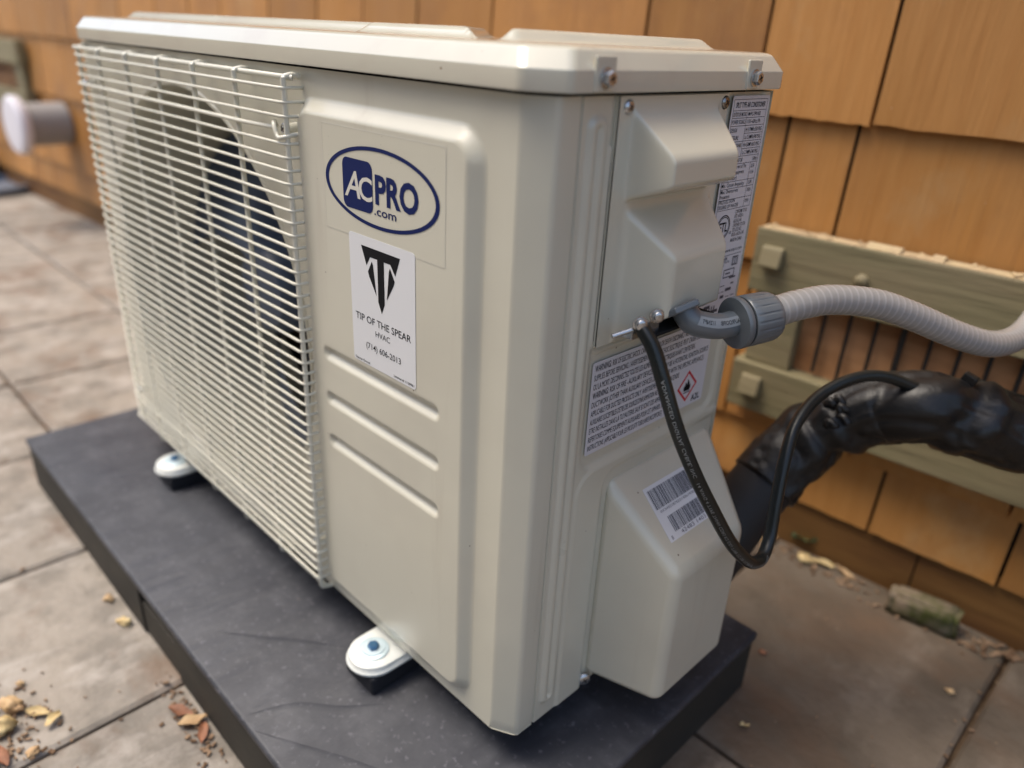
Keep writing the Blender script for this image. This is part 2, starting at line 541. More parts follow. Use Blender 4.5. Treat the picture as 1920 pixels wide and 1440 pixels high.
class Plane:
    """Maps (u right, v up, h out) to world."""
    def __init__(s, o, u, v, n):
        s.o, s.u, s.v, s.n = Vector(o), Vector(u).normalized(), Vector(v).normalized(), Vector(n).normalized()

    def p(s, u, v, h=0.0):
        return s.o + s.u * u + s.v * v + s.n * h

    def rect(s, mb, u0, v0, u1, v1, h):
        mb.quad(s.p(u0, v0, h), s.p(u1, v0, h), s.p(u1, v1, h), s.p(u0, v1, h))

    def rrect(s, mb, u0, v0, u1, v1, h, r, n=6, depth=0.0):
        pts = []
        for (cx, cy, a0) in ((u1 - r, v1 - r, 0), (u0 + r, v1 - r, 90), (u0 + r, v0 + r, 180), (u1 - r, v0 + r, 270)):
            for k in range(n + 1):
                a = R(a0 + 90 * k / n)
                pts.append((cx + r * math.cos(a), cy + r * math.sin(a)))
        s.poly(mb, pts, h, depth)

    def poly(s, mb, pts, h, depth=0.0):
        m = len(pts)
        mb.add([s.p(a, b, h) for a, b in pts], [tuple(range(m))])
        if depth:
            vs = [s.p(a, b, h) for a, b in pts] + [s.p(a, b, h - depth) for a, b in pts]
            mb.add(vs, [(i, (i + 1) % m, (i + 1) % m + m, i + m) for i in range(m)])

    def text(s, mb, body, u, v, width=None, height=None, h=0.0, bold=0.0, shear=0.0, anchor='l', rot=0.0, space=1.0, cap=0.73):
        """u,v: left (or centre) of the baseline; height: capital height."""
        vs, fs, (x0, x1, y0, y1) = glyphs(body, bold, shear, space)
        ky = (height / cap) if height else None
        kx = (width / (x1 - x0)) if width else ky
        if ky is None: ky = kx
        off = {'l': 0, 'c': -(x1 - x0) * kx / 2, 'r': -(x1 - x0) * kx}[anchor]
        c, sn = math.cos(rot), math.sin(rot)
        out = []
        for q in vs:
            a, b = (q.x - x0) * kx + off, q.y * ky
            out.append(s.p(u + a * c - b * sn, v + a * sn + b * c, h))
        mb.add(out, fs)


def heightfield(u0, u1, v0, v1, step, fn, pl):
    """grid over the plane pl, displaced by fn(u,v)."""
    nu = max(2, int(round((u1 - u0) / step)))
    nv = max(2, int(round((v1 - v0) / step)))
    mb = MB()
    vs = []
    for j in range(nv + 1):
        v = v0 + (v1 - v0) * j / nv
        for i in range(nu + 1):
            u = u0 + (u1 - u0) * i / nu
            vs.append(pl.p(u, v, fn(u, v)))
    fs = []
    for j in range(nv):
        for i in range(nu):
            a = j * (nu + 1) + i
            fs.append((a, a + 1, a + nu + 2, a + nu + 1))
    return mb.add(vs, fs)


def sstep(a, b, x):
    t = min(max((x - a) / (b - a), 0), 1)
    return t * t * (3 - 2 * t)


def lin(a, b, x):
    return min(max((x - a) / (b - a), 0), 1)


def smin(a, b, k):
    h = max(k - abs(a - b), 0) / k
    return min(a, b) - h * h * k * 0.25


def smax(a, b, k):
    return -smin(-a, -b, k)


def rr_sdf(u, v, u0, u1, v0, v1, r):
    """signed distance to a rounded rectangle, negative inside."""
    cu, cv = (u0 + u1) / 2, (v0 + v1) / 2
    qx = abs(u - cu) - (u1 - u0) / 2 + r
    qy = abs(v - cv) - (v1 - v0) / 2 + r
    return math.hypot(max(qx, 0), max(qy, 0)) + min(max(qx, qy), 0) - r


# ------------------------------------------------------------------ ground
GZ = -0.109
soil = MB().quad((-120, -120, GZ - 0.012), (120, -120, GZ - 0.012), (120, 120, GZ - 0.012), (-120, 120, GZ - 0.012)).build('ground', M_soil)
tag(soil, 'brown soil under and between the pavers', kind='structure')

pave = empty('pavement', (0, 0, GZ), 'large square mottled stone pavers laid beside the shingled house wall')
pave['kind'] = 'structure'
ys = [-1.8, -1.51, -1.22, -0.93, -0.645, -0.36, -0.07, 0.215, 0.64]
for j in range(len(ys) - 1):
    for i in range(-20, 6):
        x0 = -0.34 + 0.29 * i
        g = 0.0028
        y0, y1 = ys[j] + g, ys[j + 1] - g
        ax, bx = x0 + g, x0 + 0.29 - g
        rnd = lambda: random.uniform(-0.0012, 0.0012)
        z = random.uniform(-0.0016, 0.0)
        cx, cy = (ax + bx) / 2, (y0 + y1) / 2
        mb = MB()
        vs = [(ax + rnd() - cx, y0 + rnd() - cy, z + rnd() * 0.6), (bx + rnd() - cx, y0 + rnd() - cy, z + rnd() * 0.6),
              (bx + rnd() - cx, y1 + rnd() - cy, z + rnd() * 0.6), (ax + rnd() - cx, y1 + rnd() - cy, z + rnd() * 0.6)]
        b = 0.004
        top = [(p[0] - math.copysign(b, p[0]), p[1] - math.copysign(b, p[1]), p[2]) for p in vs]
        mid = [(p[0], p[1], p[2] - b * 0.8) for p in vs]
        bot = [(p[0], p[1], -0.03) for p in vs]
        mb.add(top + mid + bot, [(0, 1, 2, 3)] + [(a, a + 4, (a + 1) % 4 + 4, (a + 1) % 4) for a in range(4)] +
               [(a + 4, a + 8, (a + 1) % 4 + 8, (a + 1) % 4 + 4) for a in range(4)])
        o = mb.build('paver', M_paver_dirt_shade if (j == 7 and i >= -1) or (j == 6 and i >= 1) else M_paver, None)
        o.parent = pave
        o.location = (cx, cy, 0)

# ------------------------------------------------------------------ shingle wall
WA = 0.055
wall = empty('shingle_wall', (0, 0.571, GZ), 'house wall clad in orange brown stained cedar shingles behind the outdoor unit', 'wall', rz=WA)
WP = Plane((0, 0.571, 0), (math.cos(WA), math.sin(WA), 0), (0, 0, 1), (math.sin(WA), -math.cos(WA), 0))


def wbox(mb, s0, s1, z0, z1, h0, h1, z_top_h=None):
    """board on the wall between offsets h0 (back) and h1 (front at the bottom), front at top z_top_h."""
    ht = h1 if z_top_h is None else z_top_h
    p = WP.p
    mb.add([p(s0, z0, h0), p(s1, z0, h0), p(s1, z1, h0), p(s0, z1, h0), p(s0, z0, h1), p(s1, z0, h1), p(s1, z1, ht), p(s0, z1, ht)],
           [(3, 2, 1, 0), (4, 5, 6, 7), (0, 1, 5, 4), (1, 2, 6, 5), (2, 3, 7, 6), (3, 0, 4, 7)])
    return mb


wbox(MB(), -7.5, 2.4, GZ, 2.6, -0.10, -0.014).build('sheathing', M_dark, wall)


def shingle(s0, s1, z0, z1, ragged=0.0):
    mb = MB()
    n = 12 if (s1 - s0) > 0.1 else 6
    hb = -0.002 + random.uniform(0, 0.003)
    ht = -0.011
    fr, bk = [], []
    gap = 0.0022
    a, b = s0 + gap, s1 - gap
    tilt = random.uniform(-0.0009, 0.0009)
    for k in range(n + 1):
        s = a + (b - a) * k / n
        fr.append((s, z0 + tilt * (2 * k / n - 1) + (random.uniform(-ragged, ragged))))
    p = WP.p
    vs = [p(s, z, hb) for s, z in fr] + [p(a + (b - a) * k / n, z1, ht) for k in range(n + 1)] + [p(s, z, -0.0135) for s, z in fr]
    m = n + 1
    fs = [(k, k + 1, k + 1 + m, k + m) for k in range(n)] + [(k + 1, k, k + 2 * m, k + 1 + 2 * m) for k in range(n)]
    fs += [(0, m, 2 * m), (n, n + 2 * m, n + m)]
    mb.add(vs, fs)
    return mb.build('shingle', M_shingle, wall)


rows = [(-0.038, 0.060, [-0.205, 0.058, 0.203, 0.36]),
        (0.050, 0.275, [-0.30, -0.155, 0.015, 0.19]),
        (0.265, 0.445, [-0.145, -0.065, 0.195]),
        (0.435, 0.615, [-0.935, -0.793, -0.625, -0.353, -0.189, -0.051, 0.205]),
        (0.605, 0.785, []), (0.775, 0.955, []), (0.945, 1.125, [])]
for (z0, z1, fixed) in rows:
    cuts = list(fixed) if fixed else [random.uniform(-0.1, 0.1)]
    lim_l = -4.9 if z0 < 0.7 else -3.2
    lo = min(cuts)
    while lo > lim_l:
        lo -= random.choice([0.11, 0.135, 0.155, 0.18, 0.21]) * random.uniform(0.9, 1.1) * (1.25 if lo < -2.2 else 1)
        cuts.append(lo)
    hi = max(cuts)
    while hi < 1.1:
        hi += random.choice([0.12, 0.15, 0.18, 0.22]) * random.uniform(0.9, 1.1)
        cuts.append(hi)
    cuts.sort()
    for a, b in zip(cuts[:-1], cuts[1:]):
        shingle(a, b, z0, z1, 0.0011)
for s0, s1 in ((-5.2, -3.3), (-3.3, -1.4), (-1.4, 0.12), (0.12, 2.2)):
    wbox(MB(), s0 + 0.001, s1 - 0.001, GZ - 0.005, -0.030, -0.012, -0.0075).build('skirt_board', M_board, wall, bevel=0.001)

# unseen fence behind the photographer, added to shade the scene
fence = empty('added_shade_fence', (0.4, -1.3, GZ), 'added vertical board fence, unseen behind the photographer, shading the side yard', 'fence')
for k in range(13):
    x1 = 0.7 - 0.15 * k
    MB().box((x1 - 0.146, -1.33, GZ), (x1, -1.31, 1.75)).build('shade_fence_board', M_shade_fence, fence, bevel=0.002)
for z in (0.3, 1.4):
    MB().box((-1.25, -1.309, z), (0.7, -1.27, z + 0.09)).build('shade_fence_rail', M_shade_fence, fence, bevel=0.003)

# ------------------------------------------------------------------ crawl-space vent
vent = empty('crawl_space_vent', WP.p(0.1, 0.08, 0.0), 'olive wooden vent frame with black iron bars, on the shingles behind the grey conduit', 'vent', rz=WA)
D0 = 0.001


def vpart(name, s0, s1, z0, z1, h0, h1, m=M_green, bev=0.0015, par=None, label=None):
    return wbox(MB(), s0, s1, z0, z1, h0, h1).build(name, m, par or vent, bevel=bev, label=label)


vpart('top_rail', -0.142, 0.62, 0.236, 0.312, D0, 0.030)
vpart('bottom_rail', -0.142, 0.62, 0.080, 0.143, D0, 0.030)
vpart('stile', -0.133, -0.075, 0.1435, 0.2355, D0, 0.021)
vpart('stile', 0.54, 0.60, 0.1435, 0.2355, D0, 0.021)
vpart('backing_board', -0.0745, 0.5395, 0.1435, 0.2355, D0, 0.005, M_backboard, 0)
for k in range(20):
    s = -0.047 + 0.0292 * k
    if s > 0.53: break
    r = 0.0024 if k != 3 else 0.0036
    MB().tube([WP.p(s - 0.001, 0.15 if k == 0 else 0.1437, 0.0125), WP.p(s, 0.2353, 0.0125)], r, 8).build('bar', M_bar, vent, smooth=60)
for (s, z) in ((-0.116, 0.283), (-0.112, 0.118)):
    wbox(MB(), s - 0.013, s + 0.013, z - 0.013, z + 0.011, 0.0302, 0.044, 0.038).build('wood_block', M_green, vent, bevel=0.002)
MB().lathe([(0.0075, 0), (0.0075, 0.004), (0.005, 0.006), (0.0, 0.0065)], align(WP.n, WP.p(-0.012, 0.277, 0.0302)), 14).build('plug', M_green, vent, smooth=40)
mb = MB()
rg = random.Random(3)
for k in range(90):
    s = rg.uniform(-0.14, 0.5)
    a = rg.uniform(0.002, 0.007)
    h = rg.uniform(0.004, 0.026)
    z = 0.3122
    M = Matrix.Translation(WP.p(s, z, h)) @ Matrix.Rotation(rg.uniform(0, 6.28), 4, 'Z') @ Matrix.Rotation(rg.uniform(-.2, .2), 4, 'X')
    mb.box((-a, -a * 0.3, 0), (a, a * 0.35, rg.uniform(0.001, 0.0028)), M)
tag(mb.build('debris', M_bare, vent, label='pale splinters and dry needles lying along the top edge'), kind='stuff')
wbox(MB(), -0.139, 0.55, 0.3123, 0.3128, 0.006, 0.0288).build('worn_top_edge', M_bare, vent, label='bare worn wood along the upper edge')
for (s, l_) in ((0.0, 0.036), (0.055, 0.012)):
    wbox(MB(), s - l_ / 2, s + l_ / 2, 0.3129, 0.3175, 0.014, 0.027, 0.02).build('splinter', M_bare, vent)

# ------------------------------------------------------------------ equipment pad
PZ = -0.034
pad = empty('equipment_pad', (-0.38, 0.085, GZ), 'dark charcoal plastic equipment pad lying on the pavers under the outdoor unit', 'equipment pad')
PX0, PX1, PY0, PY1 = -0.828, 0.058, -0.131, 0.304
MB().box((PX0, PY0, PZ - 0.010), (PX1, PY1, PZ)).build('top_slab', M_pad, pad, bevel=0.0035, seg=3, smooth=35)
mb = MB()
mb.box((PX0 + 0.003, PY0 + 0.016, GZ), (PX1 - 0.003, PY1 - 0.003, PZ - 0.010))
mb.box((PX0 + 0.003, PY0 + 0.002, GZ), (-0.432, PY0 + 0.016, PZ - 0.010))
mb.box((-0.340, PY0 + 0.002, GZ), (PX1 - 0.003, PY0 + 0.016, PZ - 0.010))
mb.box((-0.432, PY0 + 0.004, GZ), (-0.340, PY0 + 0.016, PZ - 0.032))
mb.build('base', M_pad_side, pad, bevel=0.0008)
mb = MB()
rg = random.Random(11)
for (a, b) in (((-0.30, -0.10), (-0.20, -0.02)), ((-0.19, -0.125), (-0.12, -0.03)), ((-0.17, -0.128), (-0.04, -0.06)),
               ((-0.10, -0.12), (0.0, -0.02))):
    a, b = V(*a, PZ), V(*b, PZ)
    d = (b - a)
    nn = V(-d.y, d.x, 0).normalized()
    ctrl = [a, a.lerp(b, .33) + nn * rg.uniform(-.008, .008), a.lerp(b, .66) + nn * rg.uniform(-.008, .008), b]
    pts = spline(ctrl, 0.005)
    T, N, B, L = frame_curve(pts, V(0, 0, 1))
    mb.tube(pts, lambda s, t: 0.0011, 6, flat=1.6, ref=V(0, 0, 1)) if False else None
    vs, fs = [], []
    for i, p in enumerate(pts):
        wv = 0.0013 * math.sin(math.pi * (i + 0.5) / len(pts)) + 0.0002
        for q, zz in ((-2.2, 0), (-0.8, 0.00022), (0.8, 0.00022), (2.2, 0)):
            vs.append(p + B[i] * (q * wv) + V(0, 0, zz + 0.0001))
    for i in range(len(pts) - 1):
        for k in range(3):
            c = i * 4 + k
            fs.append((c, c + 1, c + 5, c + 4))
    mb.add(vs, fs)
mb.build('crease', M_pad, pad, smooth=180, label='faint raised crease lines in the pad top')['kind'] = 'stuff'

# ------------------------------------------------------------------ outdoor unit
H, D, W = 0.478, 0.241, 0.720
ac = empty('outdoor_air_conditioner', (-0.38, 0.12, PZ), 'cream outdoor air conditioner with wire fan grille and oval logo, standing on the charcoal pad', 'air conditioner')
FP = Plane((0, 0, 0), (1, 0, 0), (0, 0, 1), (0, -1, 0))      # front: u = x, v = z
SP = Plane((0, 0, 0), (0, 1, 0), (0, 0, 1), (1, 0, 0))       # right side: u = y, v = z
CX, CZ, CR = -0.4745, 0.236, 0.218
RAISE = 0.0075


def front_h(u, v):
    d = rr_sdf(u, v, -0.253, -0.045, 0.012, 0.4575, 0.022)
    t = lin(0.0, -0.0090, d)
    h = RAISE * (smin(t, 1.0, 0.3) if t > 0 else 0) / (1 - 0.075 * 0)
    h = RAISE * (sstep(-0.2, 1.2, t) * 0.35 + 0.65 * t) if 0 < t < 1 else (RAISE if t >= 1 else 0)
    for zc in (0.2625, 0.2215, 0.1805):
        dd = rr_sdf(u, v, -0.226, -0.078, zc - 0.0058, zc + 0.0058, 0.0055)
        if dd < 0.001:
            h -= 0.0042 * sstep(0.0008, -0.0052, dd)
    # soft fold next to the corner
    return h


mb = heightfield(-0.262, -0.0205, 0.0, H - 0.0005, 0.00155, front_h, FP)
# rolled top and bottom edges plus the corner: profile in plan, swept up
prof = [(-0.0205, 0.0), (-0.0190, 0.0003), (-0.0178, 0.0010), (-0.0030, 0.0088), (-0.0016, 0.0098), (-0.0004, 0.0116), (0.0, 0.0135), (0.0, 0.0275), (-0.0006, 0.0281), (-0.003, 0.0281)]
zs = [0.0, 0.004, 0.012, 0.10, 0.2, 0.3, 0.4, H - 0.006, H - 0.0005]
vs, fs = [], []
for z in zs:
    for (x, y) in prof:
        k = 0.0
        if z < 0.004:
            k = 0.0008
        vs.append((x - k * (1 if x > -0.012 else 0.4), y + k * (1 if y < 0.012 else 0), z))
m = len(prof)
for j in range(len(zs) - 1):
    for i in range(m - 1):
        fs.append((j * m + i, j * m + i + 1, (j + 1) * m + i + 1, (j + 1) * m + i))
mb.add(vs, fs)
# left part with the round fan opening
N_ = 96
ring, out = [], []
x0, x1, z0, z1 = -W, -0.262, 0.0, H - 0.0005
for k in range(N_):
    a = 2 * math.pi * k / N_
    c, s_ = math.cos(a), math.sin(a)
    tx = ((x1 - CX) / c if c > 0 else (x0 - CX) / c) if abs(c) > 1e-6 else 1e9
    tz = ((z1 - CZ) / s_ if s_ > 0 else (z0 - CZ) / s_) if abs(s_) > 1e-6 else 1e9
    t = min(tx, tz)
    out.append((CX + c * t, 0, CZ + s_ * t))
    ring.append((c, s_))
RR = 0.2125
lip = [(RR + 0.004, 0.0), (RR + 0.0025, -0.0012), (RR, -0.001), (RR - 0.003, 0.004), (RR - 0.004, 0.015), (RR - 0.004, 0.05), (RR - 0.003, 0.170)]
vs = list(out)
for (r, y) in lip:
    vs += [(CX + c * r, y, CZ + s_ * r) for (c, s_) in ring]
fs = []
for q in range(len(lip)):
    for k in range(N_):
        a, b = q * N_ + k, q * N_ + (k + 1) % N_
        fs.append((a, b, b + N_, a + N_))
mb.add(vs, fs)
for (cx_, cz_) in ((x0, z0), (x1, z0), (x1, z1), (x0, z1)):   # corner triangles of the fan
    # nearest two boundary samples either side of the corner
    best = sorted(range(N_), key=lambda k: (out[k][0] - cx_) ** 2 + (out[k][2] - cz_) ** 2)[:6]
    a = [k for k in best if abs(out[k][0] - cx_) < 1e-6]
    b = [k for k in best if abs(out[k][2] - cz_) < 1e-6]
    if a and b:
        mb.add([out[a[0]], out[b[0]], (cx_, 0, cz_)], [(0, 1, 2)])
mb.quad((-W, 0, 0), (-W, 0, H - .0005), (-W, 0.03, H - .0005), (-W, 0.03, 0))
mb.quad((-W, 0, 0), (-0.0205, 0.0, 0), (-0.0205, 0.012, 0.0), (-W, 0.012, 0))
mb.add([(-0.0205, 0, 0), (-0.0178, 0.001, 0), (-0.003, 0.0088, 0), (-0.0004, 0.0116, 0), (0, 0.0275, 0), (-0.0205, 0.0275, 0)], [(0, 1, 2, 3, 4, 5)])
mb.build('front_panel', M_paint, ac, smooth=38)

# dark interior box, rear and left panels
mb = MB()
mb.quad((-W, 0.0285, 0), (-W, D, 0), (-W, D, H), (-W, 0.0285, H))
mb.quad((-W, D, 0), (0, D, 0), (0, D, H), (-W, D, H))
mb.build('rear_panel', M_paint, ac)
MB().box((-W + 0.003, 0.014, -0.0025), (-0.004, D - 0.003, 0.004)).build('base_pan', M_paint, ac)
MB().box((-0.2540, 0.004, 0.005), (-0.2525, D - 0.004, H - 0.004)).build('partition', M_dark, ac)

# side panel with pressed beads and pockets


def side_h(u, v):
    h = 0.0
    # vertical double bead beside the front seam
    d = rr_sdf(u, v, 0.0335, 0.0525, 0.014, 0.468, 0.008)
    h += 0.0026 * sstep(0.0, -0.004, d)
    d2 = rr_sdf(u, v, 0.0405, 0.0455, 0.020, 0.462, 0.0025)
    h -= 0.0024 * sstep(0.0008, -0.0022, d2)
    # label pocket
    d = rr_sdf(u, v, 0.0585, 0.228, 0.2265, 0.60, 0.012)
    h -= 0.0022 * sstep(0.0035, -0.0025, d)
    # valve pocket
    d = rr_sdf(u, v, 0.0865, 0.30, -0.05, 0.2150, 0.016)
    h -= 0.0024 * sstep(0.003, -0.003, d)
    d = rr_sdf(u, v, 0.0565, 0.30, -0.05, 0.222, 0.018)
    h += 0.0012 * (sstep(0.003, -0.001, d) - 0)
    # bead around the electrical cover
    d = abs(rr_sdf(u, v, 0.0575, 0.1795, 0.3175, 0.60, 0.010)) - 0.0012
    if v < 0.45:
        h += 0.0014 * sstep(0.0016, -0.0005, d)
    # seam towards the rear return
    d = abs(u - 0.1815)
    if v > 0.315:
        h += 0.0016 * sstep(0.003, 0.0, d)
    h -= 0.004 * sstep(0.2375, 0.2415, u) + 0.003 * sstep(0.0300, 0.0285, u)
    return h


mb = heightfield(0.0286, D, 0.0, H - 0.0005, 0.0013, side_h, SP)
mb.quad((-0.003, D, 0), (-0.004, D - .001, H - .0005), (-0.02, D, H - .0005), (-0.02, D, 0))
mb.build('side_panel', M_paint, ac, smooth=60)
MB().box((-0.010, 0.0279, 0.001), (-0.0026, 0.0288, H - 0.001)).build('panel_seam', M_groove, ac)

# lid
LX0, LX1, LY0, LY1 = -W - 0.003, 0.007, -0.007, D + 0.007
LZ0, LZT = 0.4795, 0.5030


def lid_ring(inset, z, rc=0.03, n=6):
    """plan outline with cut corners, rounded."""
    x0, x1, y0, y1 = LX0 + inset, LX1 - inset, LY0 + inset, LY1 - inset
    c = 0.021
    pts = []
    base = [((x1 - c, y0), (x1, y0 + c * 0.85)), ((x1, y1 - 0.009), (x1 - 0.009, y1)), ((x0 + 0.009, y1), (x0, y1 - 0.009)), ((x0, y0 + 0.014), (x0 + 0.014, y0))]
    dirs = [((-1, 0), (0, 1)), ((0, -1), (-1, 0)), ((1, 0), (0, -1)), ((0, 1), (1, 0))]
    for (a, b), (da, db) in zip(base, dirs):
        e = 0.004
        for (p, pre) in ((a, da), (b, None)):
            q = b if p is a else a
            dx, dy = q[0] - p[0], q[1] - p[1]
            L_ = math.hypot(dx, dy)
            inn = (p[0] + dx / L_ * e, p[1] + dy / L_ * e)
            outd = da if p is a else db
            o_ = (p[0] + outd[0] * e, p[1] + outd[1] * e)
            seq = [o_, ((o_[0] + inn[0]) * .25 + p[0] * .5, (o_[1] + inn[1]) * .25 + p[1] * .5), inn]
            if p is b: seq = seq[::-1]
            pts += seq
    return [(x, y, z) for x, y in pts]


def lid_top(x, y):
    h = 0.0
    a = smin(smin(x + 0.672, -0.085 - x, 0.004), smin(y - 0.034, 0.205 - y, 0.004), 0.004)
    b = smin(smin(x + 0.20, -0.043 - x, 0.004), smin(y - 0.016, 0.226 - y, 0.004), 0.004)
    diag = abs((x + 0.064) + (y - 0.024)) / 1.414 - 0.0
    # valley running diagonally in from the front right corner
    t = ((-(x + 0.075)) + (y - 0.03)) / 1.414
    across = abs((x + 0.0765) + (y - 0.0285)) / 1.414
    u = max(a, b)
    if t > -0.03:
        u = min(u, across - 0.006)
    # second valley to the front left
    return 0.0066 * sstep(-0.001, 0.0095, u)


mb = MB()
levels = [(0.0028, LZ0 - 0.0), (0.0006, LZ0 + 0.0), (0.0, LZ0 + 0.0012), (0.0, 0.4905), (0.00035, 0.4914), (0.0060, 0.5000), (0.0070, 0.5013), (0.0092, 0.5024), (0.0125, LZT)]
rings = [lid_ring(i_, z) for (i_, z) in levels]
m = len(rings[0])
vs = [p for r_ in rings for p in r_]
fs = []
for q in range(len(rings) - 1):
    for k in range(m):
        a, b = q * m + k, q * m + (k + 1) % m
        fs.append((a, b, b + m, a + m))
mb.add(vs, fs)
# outer flat ring from the last outline to the height-field rectangle
ix0, ix1, iy0, iy1 = LX0 + 0.028, LX1 - 0.030, LY0 + 0.0165, LY1 - 0.0165
last = rings[-1]
inner = [(min(max(p[0], ix0), ix1), min(max(p[1], iy0), iy1), LZT) for p in last]
mb.add(last + inner, [(k, (k + 1) % m, (k + 1) % m + m, k + m) for k in range(m)])
LP_ = Plane((0, 0, LZT), (1, 0, 0), (0, 1, 0), (0, 0, 1))
hf = heightfield(ix0, ix1, iy0, iy1, 0.0023, lid_top, LP_)
mb.add(hf.v, hf.f)
mb.quad((LX0 + .02, LY0 + .02, LZ0 + .001), (LX1 - .02, LY0 + .02, LZ0 + .001), (LX1 - .02, LY1 - .02, LZ0 + .001), (LX0 + .02, LY1 - .02, LZ0 + .001))
lid = mb.build('lid', M_lid, ac, smooth=50, weld=True)
wn = lid.modifiers.new('weighted', 'WEIGHTED_NORMAL'); wn.keep_sharp = True
# dark shadow gap under the lid
MB().box((-W + 0.004, 0.003, H - 0.003), (-0.020, D - 0.004, LZ0 + 0.0008)).build('lid_gap', M_dark, ac)


def hex_screw(parent, o, n_, r=0.0044):
    M = align(n_, o)
    s = MB().lathe([(r * 1.28, 0.0), (r * 1.28, 0.0009), (r * 1.0, 0.0013)], M, 28)
    s.lathe([(r, 0.0012), (r, 0.0040), (r * 0.86, 0.0048), (r * 0.5, 0.0049)], M, 6)
    o_ = s.build('screw', M_zinc, parent, smooth=30)
    c = MB()
    for a in (0, 90):
        c.box((-r * .5, -r * .1, 0.0046), (r * .5, r * .1, 0.00505), M @ Matrix.Rotation(R(a + 20), 4, 'Z'))
    c.build('cross_recess', M_dark, o_)
    return o_


def pan_screw(parent, o, n_, r=0.0046, m_=None):
    M = align(n_, o)
    s = MB().lathe([(r, 0.0), (r, 0.0007), (r * .93, 0.0017), (r * .72, 0.0026), (r * .4, 0.0031), (r * .1, 0.0032)], M, 28)
    o_ = s.build('screw', m_ or M_zinc, parent, smooth=50)
    c = MB()
    for a in (0, 90):
        c.box((-r * .45, -r * .085, 0.0024), (r * .45, r * .085, 0.00325), M @ Matrix.Rotation(R(a + 35), 4, 'Z'))
    c.build('cross_recess', M_dark, o_)
    return o_


for y in (0.037, 0.196):
    # small flat landing behind each lid screw
    mb = MB().box((LX1 - 0.0010, y - 0.0085, LZ0 + 0.0006), (LX1 + 0.0010, y + 0.0085, 0.4985))
    pl = mb.build('screw_landing', M_paint, ac, bevel=0.0008)
    hex_screw(ac, (LX1 + 0.0010, y, 0.4872), (1, 0, 0))

# electrical cover
UB = dict(y0=0.0735, y1=0.170, yr0=0.0800, yr1=0.1510)


def cover_h(u, v):
    x = 0.0
    # upper hood
    top = (0.4705 - v) * 1.16
    left = (u - 0.0725) * 4.2
    rightp = (0.1650 - u) * 2.3
    bot = (v - 0.4165) * 2.9
    h1 = smin(smin(smin(top, 0.0300, 0.0045), smin(left, rightp, 0.004), 0.0055), bot, 0.010)
    # lower hood
    top = (0.4120 - v) * 1.12
    left = (u - 0.0745) * 1.75
    rightp = (0.1700 - u) * 2.0
    bot = (v - 0.3235) * 1.45
    h2 = smin(smin(smin(top, 0.0310, 0.005), smin(left, rightp, 0.004), 0.006), bot, 0.0012)
    return smax(smax(h1, 0.0, 0.005), smax(h2, 0.0, 0.005), 0.004) * 1.0 - 0.002


CP = Plane((0.0032, 0, 0), (0, 1, 0), (0, 0, 1), (1, 0, 0))
mb = heightfield(0.0592, 0.1772, 0.3222, 0.4772, 0.00085, cover_h, CP)
# thickness: folded edge all round
for (a, b) in (((0.0592, 0.3222), (0.1772, 0.3222)), ((0.1772, 0.3222), (0.1772, 0.4772)), ((0.1772, 0.4772), (0.0592, 0.4772)), ((0.0592, 0.4772), (0.0592, 0.3222))):
    mb.quad(CP.p(*a, -0.002), CP.p(*b, -0.002), CP.p(*b, -0.0052), CP.p(*a, -0.0052))
cover = mb.build('electrical_cover', M_cover, ac, smooth=60)
MB().box((-0.004, 0.0583, 0.326), (-0.0004, 0.0593, 0.440)).build('cover_gap', M_dark, ac)
pan_screw(cover, (0.0012, 0.0675, 0.4712), (1, 0, 0))
pan_screw(cover, (0.0012, 0.1730, 0.4715), (1, 0, 0), m_=M_zinc_dark)
# bracket and clamp below the lower hood
MB().box((0.0040, 0.084, 0.3310), (0.0285, 0.158, 0.3335)).build('gland_bracket', M_dark, ac, bevel=0.0005)
clamp = MB()
clamp.box((0.0235, 0.066, 0.3330), (0.0250, 0.095, 0.3420))
clamp.box((0.0120, 0.066, 0.3330), (0.0240, 0.0950, 0.3345))
clampo = clamp.build('cable_clamp', M_zinc, ac, bevel=0.0006)

# valve cover: lofted hull, rounded
mb = MB()
vc = [(-.004, .0915, .0095), (-.004, .2375, .0095), (-.004, .2375, .2075), (-.004, .0915, .2075),
      (.0625, .1105, .0105), (.0625, .2085, .0105), (.0625, .2085, .1420), (.0625, .1105, .1420)]
mb.add(vc, [(3, 2, 1, 0), (4, 5, 6, 7), (0, 1, 5, 4), (1, 2, 6, 5), (2, 3, 7, 6), (3, 0, 4, 7)])
vcover = mb.build('valve_cover', M_paint, ac, bevel=0.0085, seg=6, smooth=50)
wn = vcover.modifiers.new('weighted', 'WEIGHTED_NORMAL'); wn.keep_sharp = True
# flange lip along the foot of the cover
pan_screw(ac, (0.0008, 0.0905, 0.0065), (1, -0.5, 0), r=0.0062)

